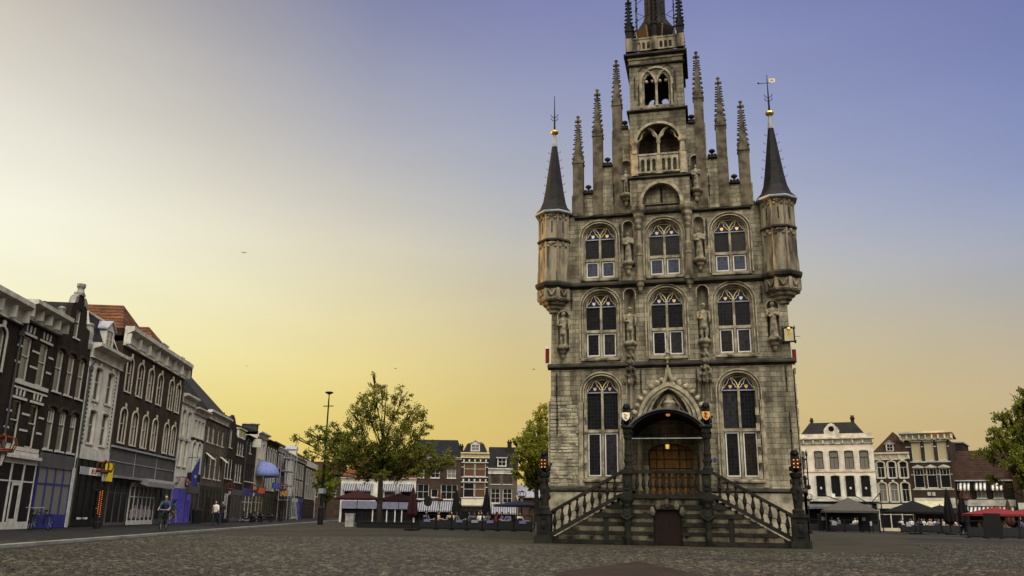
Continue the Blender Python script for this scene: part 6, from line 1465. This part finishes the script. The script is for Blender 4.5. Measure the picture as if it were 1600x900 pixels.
# ================================================================== PEOPLE
def cloth(n, c): return bpy.data.materials.get(n) or mat(n, c, .85, dirt=.2, ds=6)
def person(label, loc, rz, pose, shirt, trous, grp=None, hair=HAIR, extra=None):
    t = thing('person', label, 'person', loc, rz, grp)
    # joints per pose: hip height, torso lean, knees, feet, hands (facing -y)
    J = dict(walk=dict(hip=(0,0,.92), ch=(0,-.03,1.36), k=((-.1,-.18,.52),(.1,.06,.50)), f=((-.1,-.22,.06),(.1,.42,.12)), el=((-.25,.1,1.12),(.25,-.12,1.12)), ha=((-.24,-.06,.92),(.22,-.32,1.0))),
             sit=dict(hip=(0,.05,.52), ch=(0,.0,.98), k=((-.12,-.40,.50),(.12,-.40,.50)), f=((-.12,-.42,.06),(.12,-.36,.06)), el=((-.27,-.12,.78),(.27,-.12,.78)), ha=((-.15,-.38,.78),(.14,-.36,.82))),
             stand=dict(hip=(0,0,.92), ch=(0,0,1.37), k=((-.1,-.02,.5),(.1,-.02,.5)), f=((-.11,0,.06),(.11,0,.06)), el=((-.27,.02,1.1),(.27,.02,1.1)), ha=((-.2,-.22,1.0),(.24,-.05,.86))),
             ride=dict(hip=(0,.22,.98), ch=(0,.0,1.42), k=((-.12,-.18,.78),(.12,-.22,.98)), f=((-.12,.05,.32),(.12,-.08,.55)), el=((-.27,-.2,1.2),(.27,-.2,1.2)), ha=((-.26,-.42,1.07),(.26,-.42,1.07))))[pose]
    v_ = Vector; hip, ch = v_(J['hip']), v_(J['ch']); nk = ch+v_((0,-.02,.13)); hd = ch+v_((0,-.05,.30))
    if pose == 'walk': hip.z -= .0
    B = [('c', hip, ch, .15, .155), ('e', ch+v_((0,0,.03)), (.20,.11,.10)), ('c', ch, nk, .07, .055), ('e', hd, (.077,.095,.118)), ('e', hd+v_((0,-.10,-.01)), (.016,.025,.03)), ('e', hd+v_((-.08,0,0)), (.014,.025,.035)), ('e', hd+v_((.08,0,0)), (.014,.025,.035))]
    S_ = [('c', hip+v_((0,0,.02)), ch, .165, .175), ('e', ch+v_((0,0,.03)), (.225,.13,.11))]
    T_ = [('c', hip-v_((.05,0,.02)), hip+v_((.05,0,.02)), .165, .165)]
    for i, s in enumerate((-1, 1)):
        h2 = hip+v_((s*.09,0,-.03)); k, f = v_(J['k'][i]), v_(J['f'][i]); el, ha = v_(J['el'][i]), v_(J['ha'][i]); sh = ch+v_((s*.19,0,.05))
        B += [('c', h2, k, .085, .06), ('c', k, f, .055, .04), ('c', f, f+v_((0,-.13,-.02)), .045, .038), ('c', sh, el, .052, .042), ('c', el, ha, .04, .03), ('e', ha+(ha-el).normalized()*.06, (.035,.04,.05))]
        S_ += [('c', sh, el, .068, .06)]; T_ += [('c', h2, k, .105, .08), ('c', k, f, .075, .06)]
    organic('body', B, SKIN, t, .026, 2); organic('shirt', S_, shirt, t, .03, 2); organic('trousers', T_, trous, t, .03, 2)
    organic('hair', [('e', hd+v_((0,.03,.045)), (.095,.10,.10)), ('e', hd+v_((0,.07,-.02)), (.08,.06,.09))], hair, t, .02, 2)
    sh_ = M()
    for i in (0, 1): f = v_(J['f'][i]); sh_.ball((f.x, f.y-.06, max(.045, f.z-.01)), .06, .85, 1.9, .8, 8, 5)
    sh_.out('shoes', TYRE, t)
    return t
JN = cloth('jeans', (.02,.022,.035)); WS = cloth('white_shirt', (.60,.57,.52)); GT = cloth('green_top', (.035,.07,.045)); DK = cloth('dark_jacket', (.02,.02,.022)); BE = cloth('beige_skirt', (.22,.16,.10)); VI = cloth('violet_top', (.10,.09,.17))
cy = gp(255, 828.5, .13)
person('cyclist in dark blue clothes riding toward the viewer on the left pavement', cy, R(20), 'ride', cloth('navy_shirt', (.04,.05,.09)), JN)
bk3 = dup(bk1, cy, R(20)-R(90), 'bicycle ridden by the cyclist in dark blue')
person('person in a green top and beige skirt walking beside the blue shop doors', gp(269, 818, .15), R(160), 'walk', GT, BE)
person('person in a white shirt and dark trousers walking on the left pavement', gp(335, 821, .13), R(10), 'walk', WS, JN)
person('person in dark clothes walking just behind the person in the white shirt', gp(345, 820, .13), R(30), 'walk', DK, JN)
# ================================================================== TERRACES
RED = cloth('parasol_red', (.17,.022,.024)); MAR = cloth('parasol_maroon', (.032,.008,.010)); BLK = cloth('parasol_black', (.008,.008,.008)); NAV = cloth('parasol_navy', (.018,.02,.042)); GRC = cloth('tent_grey', (.07,.063,.055))
def parasol(label, loc, w, z, mt, grp='open terrace parasols', rise=.55):
    t = thing('parasol', label, 'parasol', loc, R(13+random.uniform(-6, 6)), grp)
    c = M(); n = 8; vs = [(w/2*math.cos(i*math.pi/4+.39), w/2*math.sin(i*math.pi/4+.39), z) for i in range(n)]+[(w/2*math.cos(i*math.pi/4+.39), w/2*math.sin(i*math.pi/4+.39), z-.16) for i in range(n)]+[(0, 0, z+rise), (0, 0, z+rise-.06)]
    c.add(vs, [(i, (i+1) % n, 16) for i in range(n)]+[(8+i, 8+(i+1) % n, (i+1) % n, i) for i in range(n)]+[((i+1) % n+8, i+8, 17) for i in range(n)]); c.out('canopy', mt, t)
    p = M(); p.tube([(0, 0, 0), (0, 0, z+rise+.1)], .035, 6); p.out('pole', BLACK, t); b_ = M(); b_.box(-.4, .4, -.4, .4, 0, .1); b_.out('base', BLACK, t)
    r_ = M()
    for i in range(n): r_.tube([(0, 0, z-.15), (w*.28*math.cos(i*math.pi/4+.39), w*.28*math.sin(i*math.pi/4+.39), z+.15)], .014, 4)
    r_.out('ribs', LEAD, t); return t
def folded(label, loc, h, mt, r=.3):
    t = thing('folded_parasol', label, 'parasol', loc, random.random(), 'closed terrace parasols')
    c = M(); n = 14; vs = []; prof = [(r*.5, .9), (r, 1.15), (r*.9, h*.55), (r*.55, h*.8), (.07, h)]
    for rr, z in prof:
        for i in range(n): a = 2*math.pi*i/n; q = rr*(1 if i % 2 else .68); vs.append((q*math.cos(a), q*math.sin(a), z))
    fs = [(j*n+i, j*n+(i+1) % n, (j+1)*n+(i+1) % n, (j+1)*n+i) for j in range(4) for i in range(n)]+[tuple(range(n-1, -1, -1)), tuple(range(4*n, 5*n))]
    c.add(vs, fs); c.out('canopy', mt, t); p = M(); p.tube([(0, 0, 0), (0, 0, h+.12)], .035, 6); p.out('pole', BLACK, t); b_ = M(); b_.box(-.4, .4, -.4, .4, 0, .12); b_.out('base', BLACK, t); return t
parasol('open dark red parasol left of the plane tree trunk', dp(557, 80), 4.4, 2.55, MAR, rise=.75)
parasol('open dark red parasol right of the plane tree trunk', dp(622, 86), 4.8, 2.5, MAR, rise=.7)
parasol('open navy parasol in front of the grey-brown house', dp(808, 76), 4.6, 2.05, NAV, rise=.4)
parasol('open black parasol in front of the narrow house with cream window frames', dp(1428, 76), 5.0, 1.95, BLK, rise=1.0)
parasol('open black parasol behind the folded ones on the right terrace', dp(1470, 82), 4.6, 1.95, BLK, rise=.75)
parasol('open red parasol in front of the striped awnings', dp(1556, 66), 4.8, 1.75, RED, rise=.55)
parasol('open red parasol at the right edge of the picture', dp(1604, 66), 4.6, 1.7, RED, rise=.5)
folded('closed dark red parasol standing free at the end of the left terrace', gp(643, 829), 3.0, cloth('parasol_wine', (.03,.009,.012)), .42)
folded('closed black parasol in front of the brown brick house', dp(712, 72), 3.2, BLK, .42); folded('closed black parasol beside the narrow mansard house', dp(760, 72), 3.25, BLK, .42)
folded('tall closed black parasol in front of the ornate house', dp(1483, 76), 4.0, BLK, .45); folded('closed black parasol left of the crowned lamp on the right terrace', dp(1505, 74), 3.6, BLK, .5); folded('closed brown parasol behind the red open ones', dp(1577, 70), 2.9, cloth('parasol_brown', (.07,.03,.02)), .38)
gz = thing('gazebo', 'grey square gazebo tent in front of the mansion', 'gazebo', dp(1327, 84), R(13.3-15))
q = M(); q.add([(-2.5,-2.3,2.05), (2.5,-2.3,2.05), (2.5,2.3,2.05), (-2.5,2.3,2.05), (0,0,3.35), (-2.5,-2.3,1.85), (2.5,-2.3,1.85), (2.5,2.3,1.85), (-2.5,2.3,1.85)], [(0,1,4), (1,2,4), (2,3,4), (3,0,4), (5,6,1,0), (6,7,2,1), (7,8,3,2), (8,5,0,3)]); q.out('canopy', GRC, gz)
for x in (-2.4, 2.4):
    for y in (-2.2, 2.2): q = M(); q.box(x-.05, x+.05, y-.05, y+.05, 0, 1.95); q.out('post', BLACK, gz)
q = M()
for a, b in (((-2.2,2.3,3.7), (.8,2.3,2.6)), ((.6,2.3,3.8), (3.2,2.3,2.2)), ((2.6,2.3,3.0), (3.4,2.3,3.9))): q.tube([a, b], .05, 5)
q.tube([(3.4,2.3,0), (3.4,2.3,3.9)], .06, 5); q.out('awning_arm', BLACK, gz)
# screens round the terraces
SCG = glass('screen_glass', (.035,.035,.045), .1); SCB = cloth('screen_cloth_dark', (.022,.022,.024)); SCW = mat('menu_white', (.30,.30,.32), .5, dirt=.2)
def screen(label, a, b, h, mt, grp, sign=None):
    d = b-a; L = d.length; t = thing('terrace_screen', label, 'screen', a, math.atan2(d.y, d.x), grp)
    q = M(); q.prism(rect(0, L, .06, h), -.03, .03, [rect(.06, L-.06, .16, h-.06)]); q.box(0, .08, -.25, .25, 0, .06); q.box(L-.08, L, -.25, .25, 0, .06); q.out('frame', BLACK, t)
    q = M(); q.box(.05, L-.05, -.012, .012, .15, h*.62); q.out('cloth_panel', mt, t)
    if sign: q = M(); q.box(L*.3, L*.3+sign[0], -.05, -.031, h*.5, h*.5+sign[1]); q.out('white_panel', sign[2], t)
    return t
rsn = random.Random(9); LAV = mat('panel_lavender', (.17,.17,.30), .5, dirt=.2)
pts = [dp(x, 66-.03*(x-660)) for x in (655, 682, 706, 730, 754, 778, 803, 832)]
ordn = ('first', 'second', 'third', 'fourth', 'fifth', 'sixth', 'seventh')
for i in range(7): screen('%s dark screen from the left along the left terrace' % ordn[i], pts[i], pts[i+1], 1.15, SCB, 'dark screens of the left terrace', ((.6, .2, SCW if i % 2 else LAV) if i in (0, 2, 4, 6, 3) else None))
pts = [dp(x, 88) for x in (1262, 1290, 1318, 1346, 1374)]+[dp(x, 86) for x in (1405, 1436, 1468, 1498)]
ordn = ('first', 'second', 'third', 'fourth', 'gap', 'fifth', 'sixth', 'seventh')
for i in range(8):
    if i != 4: screen('%s low dark screen from the left along the right terrace' % ordn[i], pts[i], pts[i+1], 1.2, SCB, 'dark screens of the right terrace', (.5, .45, SCW) if i in (1, 3, 5) else None)
pts = [dp(x, 62) for x in (1508, 1535, 1562, 1590, 1620)]
for i, n_ in enumerate(('end screen next to the crowned lamp', 'second screen from the crowned lamp', 'third screen from the crowned lamp', 'outermost screen by the picture edge')): screen('tall black terrace screen, '+n_, pts[i], pts[i+1], 1.25, SCB, 'black screens below the red parasols')
for lab, px_, d_ in (('dark standing menu board left of the gazebo', 1286, 86), ('dark standing menu board right of the gazebo', 1349, 86), ('black panel between the screens below the red parasols', 1549, 60)):
    t = thing('menu_board', lab, 'menu board', dp(px_, d_), R(2)); q = M(); q.box(-.55, .55, -.05, .05, .08, 1.75); q.out('board', SHOPD, t); q = M(); q.box(-.5, -.4, -.25, .25, 0, .08); q.box(.4, .5, -.25, .25, 0, .08); q.out('foot', BLACK, t)
    if px_ < 1500: q = M(); q.box(-.18, .18, -.065, -.051, 1.1, 1.45); q.out('sheet', SCW, t)
# chairs, tables, diners
def chair(loc, rz):
    t = thing('terrace_chair', 'dark terrace chair among the cafe tables', 'chair', loc, rz, 'terrace chairs')
    s = M(); s.box(-.23, .23, -.23, .23, .42, .47); s.out('seat', SHOPD, t); s = M(); s.prism(rect(-.23, .23, .6, .92), .2, .24); s.out('backrest', SHOPD, t); s = M()
    for x in (-.2, .2): s.tube([(x, -.2, 0), (x, -.2, .42)], .02, 4); s.tube([(x, .2, 0), (x, .21, .75)], .02, 4)
    s.out('leg_frame', LEAD, t); return t
def table(loc):
    t = thing('terrace_table', 'small round cafe table on the terrace', 'table', loc, 0, 'terrace tables')
    s = M(); s.lathe([(.38, .71), (.40, .73), (.38, .75)], 0, 0, 14); s.out('tabletop', LEAD, t); s = M(); s.lathe([(.25, 0), (.24, .04), (.04, .08), (.035, .71)], 0, 0, 8); s.out('pedestal', BLACK, t); return t
c0 = chair(Vector((0,0,0)), 0); t0 = table(Vector((0,0,0)))
LB = 'person seated at a cafe table behind the screens of the %s terrace'
tops = [WS, VI, cloth('red_top', (.25,.03,.03)), cloth('grey_top', (.12,.12,.13)), cloth('beige_top', (.40,.33,.24))]
dn = [person(LB % 'left', Vector((0,0,0)), 0, 'sit', tp, JN, 'diners on the left terrace') for tp in tops]
used = [False]*5; first = [True]
def seat_group(px_, d_, n_seat, side, k0):
    c = dp(px_, d_); tt = t0 if first[0] else dup(t0); tt.location = c
    for k in range(n_seat):
        a = k0+k*2*math.pi/n_seat+.3; loc = c+Vector((.72*math.cos(a), .72*math.sin(a), 0)); rz = math.atan2(loc.y-c.y, loc.x-c.x)-math.pi/2
        ch_ = c0 if first[0] else dup(c0); first[0] = False; ch_.location = loc; ch_.rotation_euler = (0, 0, rz)
        if rsn.random() < .8:
            j = rsn.randrange(5)
            if not used[j]: p = dn[j]; used[j] = True
            else: p = dup(dn[j])
            p.location = loc; p.rotation_euler = (0, 0, rz); p['label'] = LB % side; p['group'] = 'diners on the %s terrace' % side
for i, (x, d_) in enumerate(((672, 71), (698, 70), (722, 72), (738, 68), (752, 70), (772, 70), (790, 67), (820, 70))): seat_group(x, d_, 3, 'left', i*.9)
for i, (x, d_) in enumerate(((1300, 89), (1332, 92), (1412, 88), (1432, 90), (1452, 89), (1462, 93), (1476, 90), (1494, 88), (1545, 66), (1582, 65))): seat_group(x, d_, 3, 'right', i*.8)
for j in range(5):
    if not used[j]: dn[j].location = dp(705+9*j, 71); dn[j].rotation_euler = (0, 0, j)
# dark planter wall under the plane tree, grey cabinet
pw = thing('planter_wall', 'long low dark planter box below the plane tree', 'planter', gp(557, 824.5), R(13.3-2))
q = M(); q.box(0, 6.6, 0, .5, 0, .42); q.out('box', SHOPD, pw); q = M(); q.box(-.05, 6.65, -.05, .55, .42, .48); q.out('rim', DARKST, pw)
cb2 = thing('electric_cabinet', 'pale grey cabinet with a rounded top at the edge of the left terrace', 'cabinet', gp(546, 823), R(10))
q = M(); q.box(-.36, .36, -.25, .25, 0, 1.05); q.out('body', mat('cabinet_grey', (.30,.29,.27), .6, dirt=.4), cb2); q = M(); q.box(-.40, .40, -.29, .29, 1.05, 1.12); q.out('lid', LEAD, cb2)
# round traffic style sign on the left terrace
tsn = thing('round_sign_post', 'black disc sign on a thin post in front of the striped awning', 'sign', dp(668, 70), R(13))
q = M(); q.tube([(0,0,0), (0,0,1.9)], .03, 5); q.out('post', BLACK, tsn); q = M(); q.prism([(.36*math.cos(a*math.pi/10), 2.2+.42*math.sin(a*math.pi/10)) for a in range(20)], -.03, .03); q.out('disc', BLACK, tsn)
# small iron platform with railing on the hall's right flank
ip = M(); ip.box(5.85, 7.0, 9.0, 11.2, 2.75, 2.95); ip.ext_x([(9.3, 2.75), (10.9, 2.75), (10.3, 1.9), (9.9, 1.9)], 5.85, 6.6); ipo = ip.out('side_platform', DARKST, hall)
ip = M()
for x in (5.95, 6.4, 6.9):
    for y in (9.08, 11.1): ip.tube([(x, y, 2.95), (x, y, 4.6)], .035, 5)
for z in (3.3, 4.35): ip.tube([(5.95, 9.08, z), (6.9, 9.08, z), (6.9, 11.1, z)], .03, 5)
ip.lathe([(.05, 4.5), (.07, 4.6), (.01, 4.85)], 6.9, 9.08, 6); ip.out('iron_railing', BLACK, ipo)
# birds
def bird(px_, py_, d_, rz, lab):
    t = thing('bird', lab, 'bird', at(px_, py_, d_), rz, 'birds in the sky'); t.scale = (.45,)*3; organic('body', [('c', (0,-.16,0), (0,.12,0), .05, .07), ('e', (0,-.24,.02), (.045,.06,.045)), ('c', (0,.12,0), (0,.32,.01), .05, .02)], BLACK, t, .02, 1)
    for s in (-1, 1): w = M(); w.add([(s*.04,-.1,.02), (s*.3,-.06,.12), (s*.55,.08,.05), (s*.28,.08,.1), (s*.04,.1,.02)], [(0,1,2,3,4)]); wo_ = w.out('wing', BLACK, t); m_ = wo_.modifiers.new('s', 'SOLIDIFY'); m_.thickness = .015
    return t
bird(381, 395, 60, .5, 'lone dark bird flying in the pale sky above the left houses'); bird(618, 576, 90, 1.2, 'small dark bird just right of the plane tree top'); bird(834, 577, 80, 2, 'small dark bird beside the left edge of the town hall'); bird(386, 572, 110, .3, 'tiny dark bird low in the yellow sky over the row of houses')
